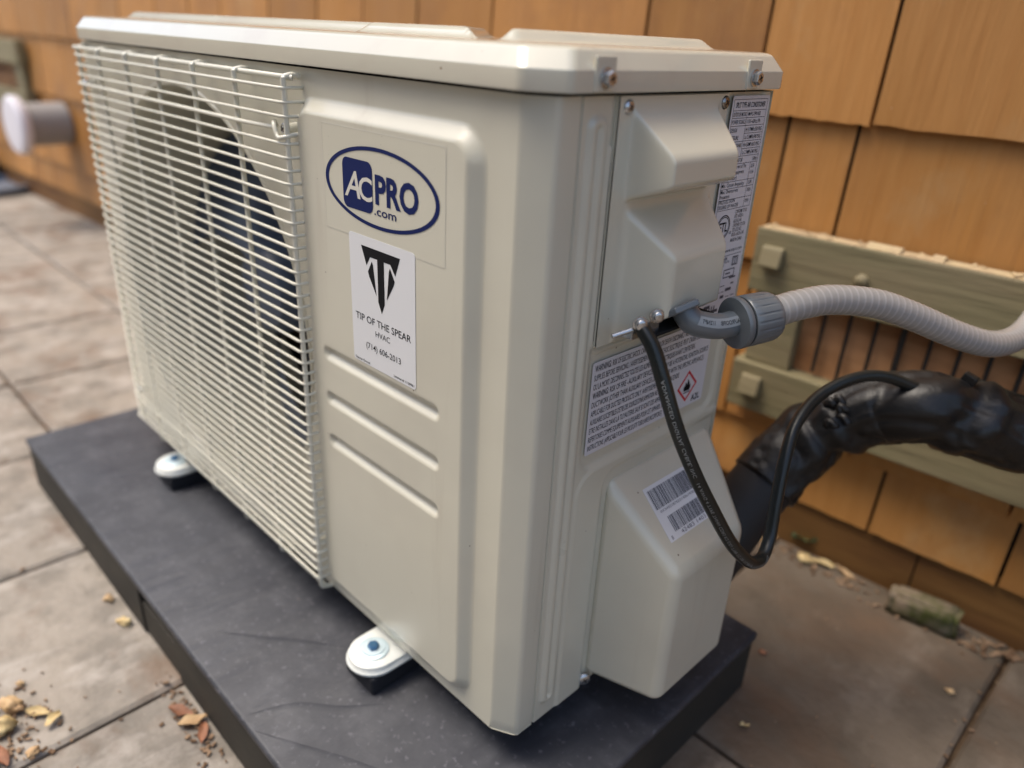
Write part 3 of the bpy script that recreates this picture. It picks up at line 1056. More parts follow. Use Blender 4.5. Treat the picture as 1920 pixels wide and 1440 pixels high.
# ------------------------------------------------------------------ interior: shroud, coil, fan
MB().quad((-W + .01, 0.20, 0.01), (-0.256, 0.20, 0.01), (-0.256, 0.20, H - 0.01), (-W + .01, 0.20, H - 0.01)).build('coil', M_coil, ac)
fan = MB()
fc = V(CX, 0.105, CZ)
for b_ in range(3):
    base = b_ * 2 * math.pi / 3 + 2.2
    vs, fs = [], []
    nr, na = 10, 14
    for i in range(nr + 1):
        r = 0.045 + (0.197 - 0.045) * i / nr
        span = 0.9 + 0.30 * (i / nr)
        for j in range(na + 1):
            t = j / na
            a = base + (t - 0.5) * span + 0.35 * (i / nr) ** 1.5
            y = -0.030 + 0.060 * (1 - t) - 0.010 * math.sin(math.pi * t)
            vs.append(fc + V(math.cos(a) * r, y, math.sin(a) * r))
    for i in range(nr):
        for j in range(na):
            c = i * (na + 1) + j
            fs.append((c, c + 1, c + na + 2, c + na + 1))
    bo = MB().add(vs, fs).build('fan_blade', M_fan, ac, smooth=180)
MB().lathe([(0.052, -0.03), (0.052, 0.03), (0.044, 0.040), (0.02, 0.044), (0.0, 0.044)], align((0, -1, 0), fc), 36).build('fan_hub', M_fan, ac, smooth=40)

# ------------------------------------------------------------------ grille
GY = -0.0165
grille = []
xs_v = [-0.2465 - 0.0765 * k for k in range(7)]
TOPZ = 0.4705
# frame wire along the top
mb = MB().tube([V(-W - 0.004, GY + 0.010, TOPZ), V(-W + 0.006, GY + 0.006, TOPZ), V(-0.2460, GY + 0.006, TOPZ), V(-0.2440, GY + 0.008, TOPZ)], 0.0021, 10)
mb.build('frame_wire', M_wire, ac, smooth=50)
MB().tube([V(-W + 0.002, GY + 0.006, 0.0085), V(-0.2455, GY + 0.006, 0.0085)], 0.0021, 10).build('frame_wire', M_wire, ac, smooth=50)
for x in xs_v:
    pts = spline([(x, -0.002, TOPZ + 0.0005), (x, GY + 0.005, TOPZ + 0.002), (x, GY + 0.0018, TOPZ - 0.003), (x, GY + 0.0018, TOPZ - 0.012), (x, GY + 0.0018, 0.30),
                  (x, GY + 0.0018, 0.12), (x, GY + 0.0018, 0.018), (x, GY + 0.004, 0.008), (x, -0.002, 0.005)], 0.006)
    if x < -0.69:
        pts = [V(p.x, min(p.y + 0.005, -0.001), p.z) for p in pts]
    pts2 = [pts[0]]
    for p in pts[1:]:
        pts2.append(p)
    MB().tube(pts2, 0.0022, 8).build('upright_wire', M_wire, ac, smooth=60)
zw = TOPZ - 0.0068
k = 0
while zw > 0.012:
    thick = 0.0018 if k in (3, 42) else 0.0013
    jz = random.uniform(-0.0003, 0.0003)
    pts = [V(-W + 0.0030, 0.002, zw + jz), V(-W + 0.0030, -0.003, zw + jz), V(-W + 0.006, -0.0075, zw + jz), V(-W + 0.015, GY + 0.0035, zw + jz), V(-W + 0.030, GY - 0.0004, zw + jz)]
    for q in range(1, 8):
        pts.append(V(-W + 0.02 + (W - 0.275) * q / 8, GY - 0.0008 + random.uniform(-.0002, .0002), zw + jz + random.uniform(-.00015, .00015)))
    if k in (3,):
        c = V(-0.2565, GY + 0.006, zw - 0.003)
        pts += [V(-0.276, GY + 0.003, zw - 0.0002), V(-0.268, GY + 0.005, zw + 0.0002), V(-0.2645, GY + 0.002, zw + 0.0045), V(-0.2600, GY - 0.001, zw + 0.0030),
                V(-0.2575, GY - 0.0015, zw - 0.002), V(-0.2545, GY - 0.0015, zw - 0.0058), V(-0.2500, GY - 0.0018, zw - 0.0055), V(-0.2455, GY + 0.0005, zw - 0.0045), V(-0.2455, GY + 0.006, zw - 0.0035), V(-0.2455, 0.001, zw - 0.003)]
    else:
        pts += [V(-0.2490, GY - 0.0008, zw + jz), V(-0.2455, GY + 0.0006, zw + jz), V(-0.2448, GY + 0.0040, zw + jz), V(-0.2448, -0.0030, zw + jz), V(-0.2456, 0.001, zw + jz)]
    MB().tube(pts if k != 3 else spline(pts, 0.004), thick, 8).build('grille_wire', M_wire, ac, smooth=80)
    zw -= 0.00985
    k += 1
for (x, z) in ((-0.2590, 0.4335), (-0.700, 0.4335), (-0.700, 0.052), (-0.2590, 0.052)):
    pan_screw(ac, (x, GY + 0.008, z), (0, -1, 0), r=0.0050)
    MB().lathe([(0.005, 0), (0.0035, 0.008)], align((0, -1, 0), (x, 0.0, z)), 16).build('screw_boss', M_wire, ac, smooth=40)
MB().box((-0.335, GY + 0.001, 0.0300), (-0.292, GY + 0.0025, 0.0385)).build('grille_tab', M_paint, ac, bevel=0.0005)

# ------------------------------------------------------------------ feet
for xf in (-0.156, -0.588):
    for (yf, sgn) in ((-0.0175, 1), (D + 0.0175, -1)):
        z0, z1 = -0.0135, -0.0045
        pts = [(xf + 0.0235, yf + sgn * 0.036), (xf + 0.0235, yf)]
        seq = []
        for q in range(13):
            a = -math.pi * q / 12
            seq.append((xf + 0.0235 * math.cos(a), yf + sgn * 0.0235 * math.sin(a)))
        outl = [(xf + 0.0240, yf + sgn * 0.036)] + seq + [(xf - 0.0240, yf + sgn * 0.036)]
        n_ = len(outl)
        mb = MB()
        rows_ = [(1.0, z0 - 0.001), (1.05, z0 + 0.001), (1.05, z0 + 0.0025), (0.97, z0 + 0.004), (0.95, z1 - 0.001), (0.88, z1)]
        vs = []
        for (kk, z) in rows_:
            vs += [(xf + (a - xf) * kk, yf + (b - yf) * kk, z) for a, b in outl]
        fs = [(q * n_ + i, q * n_ + (i + 1) % n_, (q + 1) * n_ + (i + 1) % n_, (q + 1) * n_ + i) for q in range(len(rows_) - 1) for i in range(n_)]
        fs.append(tuple(range((len(rows_) - 1) * n_, len(rows_) * n_)))
        fs.append(tuple(range(n_))[::-1])
        mb.add(vs, fs)
        ft = mb.build('foot', M_foot, ac, smooth=45)
        MB().lathe([(0.0142, z1 + 0.0002), (0.0142, z1 + 0.0012), (0.0130, z1 + 0.0018), (0.0105, z1 + 0.0019), (0.0100, z1 + 0.0028), (0.006, z1 + 0.0028)], Matrix.Translation((xf, yf, 0)), 28).build('washer', M_blue_zinc, ft, smooth=40)
        MB().lathe([(0.0052, z1 + 0.0020), (0.0052, z1 + 0.0060), (0.0042, z1 + 0.0068)], Matrix.Translation((xf, yf, 0)), 6).build('bolt', M_bolt, ft, smooth=30)
        ylo, yhi = sorted((yf - sgn * 0.017, yf + sgn * 0.050))
        MB().box((xf - 0.0215, ylo, PZ), (xf + 0.0215, yhi, z0 - 0.001)).build('rubber_foot', M_rubber, ac, bevel=0.003)

# ------------------------------------------------------------------ stickers
RH = RAISE


def sticker(name, pl, u0, v0, u1, v1, h, r, m_, label):
    mb = MB()
    pl.rrect(mb, u0, v0, u1, v1, h, r, depth=0.00015)
    return mb.build(name, m_, ac, label=label)


# clear logo decal
mb = MB()
lu0, lu1, lv0, lv1 = -0.2105, -0.0722, 0.3695, 0.4440
FP.rrect(mb, lu0, lv0, lu1, lv1, RH + 0.00012, 0.0012, depth=0.0001)
logo = mb.build('logo_decal', M_clear, ac, label='clear film decal with the navy oval logo')
mb = MB()
for (a, b, c, d) in ((lu0, lv1 - .0004, lu1, lv1), (lu1 - .0004, lv0, lu1, lv1), (lu0, lv0, lu1, lv0 + .0003), (lu0, lv0, lu0 + .0003, lv1)):
    FP.rect(mb, a, b, c, d, RH + 0.00022)
mb.build('film_edge', M_clear_edge, logo)
h1 = RH + 0.00035
mb = MB()
ec, ez, ea, eb, et = -0.1425, 0.4072, 0.0650, 0.0272, 0.0036
n_ = 96
vs = []
for k in range(n_):
    a = 2 * math.pi * k / n_
    vs.append(FP.p(ec + ea * math.cos(a), ez + eb * math.sin(a), h1))
for k in range(n_):
    a = 2 * math.pi * k / n_
    vs.append(FP.p(ec + (ea - et * 1.15) * math.cos(a), ez + (eb - et * 0.72) * math.sin(a), h1))
mb.add(vs, [(k, (k + 1) % n_, (k + 1) % n_ + n_, k + n_) for k in range(n_)])
FP.rrect(mb, -0.1852, 0.3893, -0.1492, 0.4240, h1, 0.0055)
FP.text(mb, 'PRO', -0.1462, 0.3980, width=0.0475, height=0.0195, h=h1, bold=0.034)
FP.text(mb, '.com', -0.1478, 0.3897, width=0.0250, height=0.0062, h=h1, bold=0.012)
mb.build('logo_print', M_navy, logo)
mb = MB()
FP.text(mb, 'A', -0.1832, 0.3975, width=0.0195, height=0.0190, h=h1 + 0.00012, bold=0.010, shear=0.22)
FP.text(mb, 'C', -0.1655, 0.3975, width=0.0160, height=0.0165, h=h1 + 0.00012, bold=0.014)
mb.build('logo_letters', M_clear_edge, logo)

# installer sticker
tip = sticker('installer_sticker', FP, -0.1806, 0.2722, -0.1030, 0.3722, RH + 0.00032, 0.0028, M_paper, 'white sticker with black spear triangle and phone number')
mb = MB()
h2 = RH + 0.00045
cx_ = -0.1418


def P_(pts):
    FP.poly(mb, [(cx_ + a, b) for a, b in pts], h2)


tt, tb = 0.3650, 0.3190
# top bar of the triangle with the shaft
P_([(-0.0236, tt), (0.0226, tt), (0.0184, 0.3582), (-0.0192, 0.3582)])
P_([(-0.0042, 0.3582), (0.0036, 0.3582), (0.0036, 0.3268), (-0.0003, tb), (-0.0042, 0.3268)])
P_([(-0.0236, tt), (-0.0192, 0.3582), (-0.0128, 0.3582), (-0.0175, 0.3512)])
P_([(0.0226, tt), (0.0184, 0.3582), (0.0112, 0.3582), (0.0168, 0.3512)])
for s_ in (-1, 1):
    P_([(s_ * 0.0160, 0.3470), (s_ * 0.0108, 0.3555), (s_ * 0.0095, 0.3530), (s_ * 0.0062, 0.3310), (s_ * 0.0076, 0.3330), (s_ * 0.0146, 0.3435)])
FP.text(mb, 'TIP OF THE SPEAR', cx_, 0.3070, width=0.0675, height=0.0057, h=h2, anchor='c', bold=0.004)
FP.text(mb, 'HVAC', cx_, 0.2988, width=0.0178, height=0.0047, h=h2, anchor='c')
FP.text(mb, '(714) 606-2013', cx_, 0.2864, width=0.0430, height=0.0050, h=h2, anchor='c', bold=0.004)
FP.text(mb, 'Veteran Owned', -0.1785, 0.2735, width=0.0190, height=0.0020, h=h2, bold=0.01)
FP.text(mb, 'License #: 1120961', -0.1050, 0.2740, width=0.0240, height=0.0020, h=h2, anchor='r', bold=0.01)
mb.build('sticker_print', M_black_print, tip)

# warning sticker
SO = -0.0006
warn = sticker('warning_sticker', SP, 0.0620, 0.2372, 0.2125, 0.3093, SO, 0.002, M_paper2, 'white warning sticker with dense black lines and red diamond flame symbol')
mb = MB()
mr = MB()
lines = [
    ('WARNING:', ' RISK OF ELECTRIC SHOCK. CAN CAUSE INJURY OR DEATH: DISCONNECT ALL REMOTE ELECTRIC POWER', 1.0),
    ('', 'SUPPLIES BEFORE SERVICING. / AVERTISSEMENT: RISQUE DE CHOC ELECTRIQUE. PEUT CAUSER DES BLESSURES', 1.0),
    ('', 'OU LA MORT: DECONNECTEZ TOUTES LES ALIMENTATIONS ELECTRIQUES AVANT L\'ENTRETIEN.', 0.86),
    ('WARNING:', ' RISK OF FIRE - AUXILIARY DEVICES WHICH MAY BE A POTENTIAL IGNITION SOURCE', 1.0),
    ('', 'DUCTWORK (OTHER THAN AUXILIARY DEVICES LISTED FOR USE WITH THE SPECIFIC APPLIANCE).', 0.97),
    ('', 'APPLICABLE FOR DUCTED PRODUCTS ONLY. AVERTISSEMENT: RISQUE D\'INCENDIE', 0.74),
    ('', 'AUXILIAIRES SUSCEPTIBLES D\'ETRE DES SOURCES D\'INFLAMMATION NE DOIVENT PAS', 0.66),
    ('', 'ETRE INSTALLES DANS LA TUYAUTERIE SAUF SI SONT DES APPAREILS', 0.63),
    ('', 'REPERTORIES COMME EQUIPEMENTS AUXILIAIRES POUR CET APPAREIL. LIRE', 0.64),
    ('', 'INSTRUCTIONS. (APPLICABLE POUR LES PRODUITS TUBULAIRES INCORPORES)', 0.62)]
full = 0.1455
for i, (b0, rest, frac) in enumerate(lines):
    v = 0.3022 - i * 0.00685
    x = 0.0646
    wd = full * frac
    if b0:
        SP.text(mb, b0, x, v, width=0.0175, height=0.0050, h=SO + 0.00014, bold=0.010)
        x += 0.0190
        wd -= 0.0190
    SP.text(mb, rest.strip(), x, v, width=wd, height=0.0046, h=SO + 0.00014)
# red diamond with a flame
dc, dz_, dr = 0.1870, 0.2560, 0.0140
n4 = [(dc + dr, dz_), (dc, dz_ + dr), (dc - dr, dz_), (dc, dz_ - dr)]
ni = [(dc + dr * .8, dz_), (dc, dz_ + dr * .8), (dc - dr * .8, dz_), (dc, dz_ - dr * .8)]
mr.add([SP.p(a, b, SO + 0.00014) for a, b in n4 + ni], [(k, (k + 1) % 4, (k + 1) % 4 + 4, k + 4) for k in range(4)])
fl = [(-0.3, -0.28), (-0.36, -0.05), (-0.2, 0.12), (-0.22, 0.3), (-0.02, 0.12), (0.02, 0.46), (0.2, 0.2), (0.24, 0.0), (0.34, 0.1), (0.34, -0.15), (0.26, -0.3)]
SP.poly(mb, [(dc + a * dr, dz_ + b * dr) for a, b in fl], SO + 0.00014)
SP.rect(mb, dc - dr * .32, dz_ - dr * .42, dc + dr * .32, dz_ - dr * .36, SO + 0.00014)
SP.text(mb, 'A2L', 0.1955, 0.2400, width=0.0125, height=0.0058, h=SO + 0.00014, bold=0.02)
mb.build('sticker_print', M_black_print, warn)
mr.build('red_diamond', M_red_print, warn)

# rating sticker
RO = 0.0002
rate = sticker('rating_sticker', SP, 0.1865, 0.3120, 0.2375, 0.4752, RO, 0.002, M_paper2, 'tall white rating sticker with table headed SPLIT TYPE AIR CONDITIONER')
mb = MB()
hh = RO + 0.00014


def ln(u0, v0, u1, v1, t=0.0003):
    SP.rect(mb, min(u0, u1) - (t / 2 if u0 == u1 else 0), min(v0, v1) - (t / 2 if v0 == v1 else 0), max(u0, u1) + (t / 2 if u0 == u1 else 0), max(v0, v1) + (t / 2 if v0 == v1 else 0), hh)


ru0, ru1 = 0.1885, 0.2345
rsteps = [0.4728, 0.4655, 0.4605, 0.4552, 0.4445, 0.4340, 0.4288, 0.4165, 0.4115, 0.4035, 0.3960]
ln(ru0, 0.4728, ru1, 0.4728); ln(ru0, rsteps[-1], ru0, 0.4728); ln(ru1, rsteps[-1], ru1, 0.4728)
for z in rsteps[1:]:
    ln(ru0, z, ru1, z)
ln(0.2085, 0.4340, 0.2085, 0.4655); ln(0.2085, 0.4498, ru1, 0.4498); ln(0.2085, 0.4392, ru1, 0.4392)
ln(0.2250, 0.3960, 0.2250, 0.4288)
SP.text(mb, 'SPLIT TYPE AIR CONDITIONER', 0.1915, 0.4675, width=0.0405, height=0.0036, h=hh, bold=0.012)
tx = [(0.1893, 0.4614, 0.0185, 'OUTDOOR MODEL'), (0.2100, 0.4614, 0.0170, 'MHPC-09WASB'), (0.1893, 0.4563, 0.0185, 'POWER SOURCE'), (0.2100, 0.4563, 0.0185, '115V~60Hz,1Ph'),
      (0.1893, 0.4508, 0.0085, 'DESIGN'), (0.1893, 0.4456, 0.0120, 'PRESSURE'), (0.2100, 0.4508, 0.0225, 'Hi 3.79MPa/550 PSIG'), (0.2100, 0.4456, 0.0225, 'Lo 2.34MPa/340 PSIG'),
      (0.1893, 0.4403, 0.0180, 'MAXIMUM ALLOWABLE'), (0.1893, 0.4350, 0.0105, 'PRESSURE'), (0.2100, 0.4403, 0.0225, 'Hi 4.50MPa/652 PSIG'), (0.2100, 0.4350, 0.0225, 'Lo 2.34MPa/340 PSIG'),
      (0.1893, 0.4298, 0.0230, 'OUTDOOR FAN MOTOR'), (0.2270, 0.4298, 0.0060, '1/8Hp'), (0.1893, 0.4253, 0.0300, 'Rated Input Current of The'), (0.1893, 0.4213, 0.0280, 'Conversion Equipment'), (0.1893, 0.4174, 0.0190, '(compressor)'),
      (0.2265, 0.4245, 0.0050, '0.5A'), (0.2265, 0.4200, 0.0050, '11.5A'), (0.1893, 0.4126, 0.0310, 'Min. Circuit Ampacity'), (0.2265, 0.4126, 0.0050, '15.0A'), (0.1893, 0.4082, 0.0240, 'Max. Overcurrent'), (0.1893, 0.4045, 0.0130, 'Protection'),
      (0.2265, 0.4070, 0.0055, '20.0A'), (0.1893, 0.4006, 0.0220, 'PROTECTION'), (0.1893, 0.3969, 0.0280, 'DEGREE OF WATER'), (0.2265, 0.3988, 0.0050, 'IPX4'),
      (0.2150, 0.3915, 0.0170, 'CONFORMS TO UL'), (0.2150, 0.3880, 0.0130, 'STD. 60335-1'), (0.2150, 0.3845, 0.0110, '60335-2-40'), (0.2150, 0.3810, 0.0180, 'CERTIFIED TO CSA'), (0.2150, 0.3775, 0.0135, 'STD.C22.2 NO.'), (0.2150, 0.3740, 0.0180, '60335-1,60335-2-40'),
      (0.2150, 0.3697, 0.0165, 'MADE IN CHINA'), (0.2095, 0.3620, 0.0245, 'www.acpro.com')]
for (u, v, wd, t_) in tx:
    SP.text(mb, t_, u, v + 0.0002, width=wd, height=0.0029, h=hh, bold=0.002)
# round certification mark
n_ = 48
for (ra, rb) in ((0.0092, 0.0084), (0.0078, 0.0072)):
    vs = [SP.p(0.2010 + ra * math.cos(2 * math.pi * k / n_), 0.3830 + ra * math.sin(2 * math.pi * k / n_), hh) for k in range(n_)]
    vs += [SP.p(0.2010 + rb * math.cos(2 * math.pi * k / n_), 0.3830 + rb * math.sin(2 * math.pi * k / n_), hh) for k in range(n_)]
    mb.add(vs, [(k, (k + 1) % n_, (k + 1) % n_ + n_, k + n_) for k in range(n_)])
SP.text(mb, 'ETL', 0.2010, 0.3795, width=0.0118, height=0.0075, h=hh, anchor='c', bold=0.02)
SP.text(mb, 'C', 0.1896, 0.3758, width=0.0017, height=0.0020, h=hh)
SP.text(mb, 'US', 0.2105, 0.3768, width=0.0030, height=0.0022, h=hh, bold=0.02)
ln(0.1950, 0.3712, 0.2080, 0.3712)
SP.text(mb, 'Intertek', 0.1950, 0.3665, width=0.0140, height=0.0036, h=hh, bold=0.02)
SP.text(mb, '3170200', 0.1972, 0.3633, width=0.0095, height=0.0022, h=hh, bold=0.01)
ln(ru0, 0.3960, ru0, 0.3595); ln(ru0, 0.3595, 0.2345, 0.3595, 0.0004)
mb.build('sticker_print', M_black_print, rate)
mb = MB()
SP.text(mb, 'WIRING DIAGRAM', 0.1915, 0.3558, width=0.0230, height=0.0030, h=hh, bold=0.01)


def rl(u0, v0, u1, v1, t=0.0005):
    for q in ((u0, v0, u1, v0 + t), (u0, v1 - t, u1, v1), (u0, v0, u0 + t, v1), (u1 - t, v0, u1, v1)):
        SP.rect(mb, *q, hh)


rl(0.2230, 0.3500, 0.2315, 0.3575, 0.0008)
rl(0.2245, 0.3510, 0.2270, 0.3565); rl(0.2275, 0.3510, 0.2300, 0.3565)
SP.text(mb, 'ELECTRICAL', 0.2040, 0.3535, width=0.0150, height=0.0020, h=hh)
SP.text(mb, 'PART', 0.2060, 0.3508, width=0.0060, height=0.0020, h=hh)
rl(0.2130, 0.3410, 0.2290, 0.3480, 0.0009)
SP.rect(mb, 0.2160, 0.3438, 0.2230, 0.3450, hh)
rg = random.Random(5)
for i in range(14):
    v = 0.3395 - i * 0.0050
    if v < 0.3145: break
    u = 0.190 + rg.uniform(0, 0.006)
    while u < 0.229:
        wd = rg.uniform(0.003, 0.010)
        if rg.random() < 0.72:
            SP.rect(mb, u, v, min(u + wd, 0.2345), v + rg.choice([0.0006, 0.0014, 0.0025]), hh)
        u += wd + rg.uniform(0.001, 0.003)
for i in range(5):
    SP.rect(mb, 0.192 + i * 0.0035, 0.3160, 0.1935 + i * 0.0035, 0.3205, hh + 0.0001)
mb.build('wiring_diagram_print', M_grey_print, rate)

# barcode sticker on the sloping top of the valve cover
e2 = V(0.0665, 0, -0.0655).normalized()
nb = V(0.0655, 0, 0.0665).normalized()
BP = Plane(V(-.004, .0, .2075), (0, 1, 0), e2 * -1, nb)
BU0, BU1, BV1, BV0 = 0.1215, 0.1845, -0.0235, -0.0690


def bpt(u, v, h):
    return BP.p(u, v, h)


mb = MB()
BP.rrect(mb, BU0, BV0, BU1, BV1, 0.00035, 0.0008, depth=0.0002)
bar = mb.build('barcode_sticker', M_paper, ac, label='small white sticker with two barcodes')
mb = MB()
rg = random.Random(21)
for (a0, a1, b0, b1) in ((BU0 + .003, BU1 - .003, BV1 - .0190, BV1 - .0030), (BU0 + .0100, BU1 - .004, BV0 + .0055, BV0 + .0185)):
    u = a0
    while u < a1:
        wd = rg.choice([0.0004, 0.0004, 0.0008, 0.0012])
        BP.rect(mb, u, b0, min(u + wd, a1), b1, 0.0005)
        u += wd + rg.choice([0.0004, 0.0005, 0.0009])
BP.text(mb, '0X34021870231406190025', BU0 + .006, BV1 - .0225, width=0.050, height=0.0021, h=0.0005)
BP.text(mb, '42483 1403', BU0 + .016, BV0 + .0014, width=0.034, height=0.0033, h=0.0005)
BP.text(mb, '8', BU0 + .003, BV0 + .0014, width=0.002, height=0.0033, h=0.0005)
mb.build('sticker_print', M_grey_print, bar)

# ------------------------------------------------------------------ conduit
cond = empty('electrical_conduit', (0.04, 0.2, 0.33), 'flexible grey ribbed conduit with slate grey elbow fitting, entering the unit under the cover', 'conduit')
el = spline([(0.0305, 0.1120, 0.3470), (0.0345, 0.1125, 0.3425), (0.0384, 0.1150, 0.3385), (0.0455, 0.1240, 0.3360), (0.0495, 0.1330, 0.3352), (0.0523, 0.1422, 0.3356), (0.0545, 0.1480, 0.3362)], 0.0015)
ref = V(0.62, -0.60, 0.45).normalized()
frE = frame_curve(el, ref)
elbow = MB().tube(el, 0.0088, 22, frames=frE).build('elbow', M_conduit_gland, cond, smooth=60)


def tube_map(pts, fr, s, arc, r):
    T, N, B, L = fr
    s = min(max(s, 0), L[-1] - 1e-6)
    i = 0
    while i < len(L) - 2 and L[i + 1] < s:
        i += 1
    t = (s - L[i]) / max(L[i + 1] - L[i], 1e-9)
    p = pts[i].lerp(pts[i + 1], t)
    n_ = N[i].lerp(N[i + 1], t).normalized()
    b_ = B[i].lerp(B[i + 1], t).normalized()
    a = arc / r
    return p + n_ * (math.cos(a) * r) + b_ * (math.sin(a) * r)


def tube_text(mb, body, pts, fr, s0, width, height, r, a0=0.0, flip=False, bold=0.0, space=1.0):
    vs, fs, (x0, x1, y0, y1) = glyphs(body, bold, 0.0, space)
    k = width / (x1 - x0)
    ky = height / 0.73
    out = []
    for q in vs:
        a, b = (q.x - x0) * k, (q.y - 0.365) * ky
        if flip:
            a, b = width - a, -b
        out.append(tube_map(pts, fr, s0 + a, a0 + b, r))
    mb.add(out, fs)


# pale print band on the elbow
mb = MB()
n_ = 40
vs = []
LE = frE[3][-1]
for i in range(n_ + 1):
    s = 0.012 + (LE - 0.014) * i / n_
    vs += [tube_map(el, frE, s, q, 0.00895) for q in (-0.0042, -0.0025, -0.0008, 0.0009, 0.0026)]
fs = [(i * 5 + k, i * 5 + k + 1, i * 5 + k + 6, i * 5 + k + 5) for i in range(n_) for k in range(4)]
mb.add(vs, fs)
mb.build('print_band', M_conduit_gland_face, elbow, smooth=180)
mb = MB()
tube_text(mb, '1/2NPT', el, frE, 0.0145, 0.0085, 0.0030, 0.0091, -0.0008, True, 0.006)
tube_text(mb, 'SEALPROOF\u00ae', el, frE, 0.0265, 0.0185, 0.0030, 0.0091, -0.0008, True, 0.006)
mb.build('band_lettering', M_black_print, elbow)
# lock nut plate under the cover
MB().lathe([(0.0170, -0.002), (0.0180, -0.001), (0.0180, 0.0020), (0.0170, 0.0027)], align((0.55, 0.05, -0.83), (0.0275, 0.1090, 0.3455)), 6).build('lock_nut', M_conduit_gland, cond, bevel=0.0006)
# compression nut
ndir = V(0.37, 0.93, 0.09).normalized()
Mn = align(ndir, (0.0525, 0.1425, 0.3356), x=(0, 0, 1))
MB().lathe([(0.0095, -0.001), (0.0176, 0.0), (0.0180, 0.0012), (0.0180, 0.0042), (0.0172, 0.0052)], Mn, 40).build('gland_flange', M_conduit_gland, cond, smooth=40)
MB().lathe([(0.0160, 0.0052), (0.0160, 0.0068)], Mn, 32).build('gland_gap', M_dark, cond, smooth=40)


def ribs(a, h):
    t = (a * 10 / (2 * math.pi)) % 1.0
    g = 1.0
    if 0.012 < h < 0.028:
        g = 1.0 - 0.030 * (sstep(0.0, 0.05, t) - sstep(0.10, 0.15, t)) - 0.030 * (sstep(0.5, 0.55, t) - sstep(0.62, 0.67, t))
    return g


MB().lathe([(0.0172, 0.0068), (0.0178, 0.0078), (0.0178, 0.0125), (0.0177, 0.0150), (0.0176, 0.0200), (0.0174, 0.0260), (0.0170, 0.0282), (0.0160, 0.0305), (0.0140, 0.0325), (0.0118, 0.0330), (0.0105, 0.0322)],
           Mn, 160, mod=ribs).build('compression_nut', M_conduit_gland, cond, smooth=35)
cp = spline([(0.0635, 0.1705, 0.3400), (0.0725, 0.1965, 0.3435), (0.0825, 0.2248, 0.3440), (0.1000, 0.2612, 0.3385), (0.1170, 0.2918, 0.3277), (0.1420, 0.3381, 0.3079), (0.1585, 0.3801, 0.2954), (0.1665, 0.4280, 0.2930), (0.1690, 0.4700, 0.3050), (0.172, 0.520, 0.335), (0.176, 0.585, 0.360)], 0.00093)
MB().tube(cp, lambda s, a: 0.0109 * (1 + 0.006 * math.sin(2 * math.pi * s / 0.0064)), 26).build('flexible_tube', M_conduit, cond, smooth=180)

# ------------------------------------------------------------------ black cable
cab = empty('control_cable', (0.04, 0.08, 0.34), 'thin black printed cable hanging in a loop in front of the barcode sticker', 'cable')
cb = spline([(0.0245, 0.0725, 0.3440), (0.0300, 0.0705, 0.3405), (0.0400, 0.0695, 0.3310), (0.0500, 0.0695, 0.3130), (0.0620, 0.0740, 0.2830), (0.0730, 0.0860, 0.2500), (0.0810, 0.1070, 0.2140), (0.0865, 0.1340, 0.1760),
             (0.0890, 0.1620, 0.1480), (0.0895, 0.1790, 0.1380), (0.0885, 0.1930, 0.1370), (0.0850, 0.2060, 0.1490), (0.0800, 0.2150, 0.1750), (0.0740, 0.2280, 0.2060), (0.0680, 0.2500, 0.2290), (0.0690, 0.2830, 0.2450),
             (0.0820, 0.3150, 0.2560), (0.0980, 0.3400, 0.2560), (0.118, 0.365, 0.2450)], 0.0025)
refc = V(0.55, -0.75, 0.35).normalized()
frC = frame_curve(cb, refc)


def cab_r(s, a):
    # flat-sided three-conductor jacket with soft ridges
    return 0.0051 * (1 + 0.035 * math.cos(3 * a + s * 18) + 0.02 * math.cos(2 * a))


jk = MB().tube(cb, cab_r, 24, frames=frC).build('jacket', M_cable, cab, smooth=180)
mb = MB()
tube_text(mb, 'ADVANCED DIGITAL CABLE, INC   14 AWG 4 TYPE THHN CDRS K2 (UL) TYPE TC OR TC-ER-JP 75C SUN RES', cb, frC, 0.040, 0.232, 0.0024, 0.00545, 0.0010, False, 0.004, 1.05)
mb.build('jacket_lettering', M_white_print, jk)
# clamp screws gripping the cable
Mc = align((0.75, -0.35, -0.1), (0.0245, 0.0720, 0.3470))
for (dy, dz) in ((0.0, 0.0), (0.0175, 0.0015)):
    s = MB().lathe([(0.0050, 0.0), (0.0050, 0.0008), (0.0040, 0.0010), (0.0040, 0.0034), (0.0034, 0.0044), (0.0016, 0.0047)], align((0.8, -0.5, -0.1), (0.0275, 0.0690 + dy, 0.3450 + dz)), 20)
    so = s.build('clamp_screw', M_zinc, clampo, smooth=50)
n_ = 26
pts = [V(0.0240, 0.0680, 0.3400) + V(-0.35, -0.62, -0.20).normalized() * (0.015 * k / n_) for k in range(n_ + 1)]
MB().tube(pts, lambda s, a: 0.0017 * (1 + 0.09 * math.sin(2 * math.pi * s / 0.0011)), 10).build('threaded_bolt', M_zinc, clampo, smooth=180)

# ------------------------------------------------------------------ wrapped line set
ls = empty('pipe_bundle', (0.05, 0.35, 0.2), 'thick pipe bundle wrapped in shiny black tape running from the valve cover to the right', 'pipe bundle')
lp = spline([(0.012, 0.185, 0.020), (0.016, 0.250, 0.070), (0.024, 0.300, 0.118), (0.040, 0.340, 0.160), (0.062, 0.362, 0.190), (0.090, 0.375, 0.210), (0.122, 0.382, 0.222), (0.152, 0.402, 0.218),
             (0.186, 0.438, 0.205), (0.230, 0.472, 0.196), (0.33, 0.492, 0.19), (0.45, 0.50, 0.18), (0.7, 0.51, 0.17)], 0.0022)
frL = frame_curve(lp, V(0, 0, 1))
LL = frL[3]


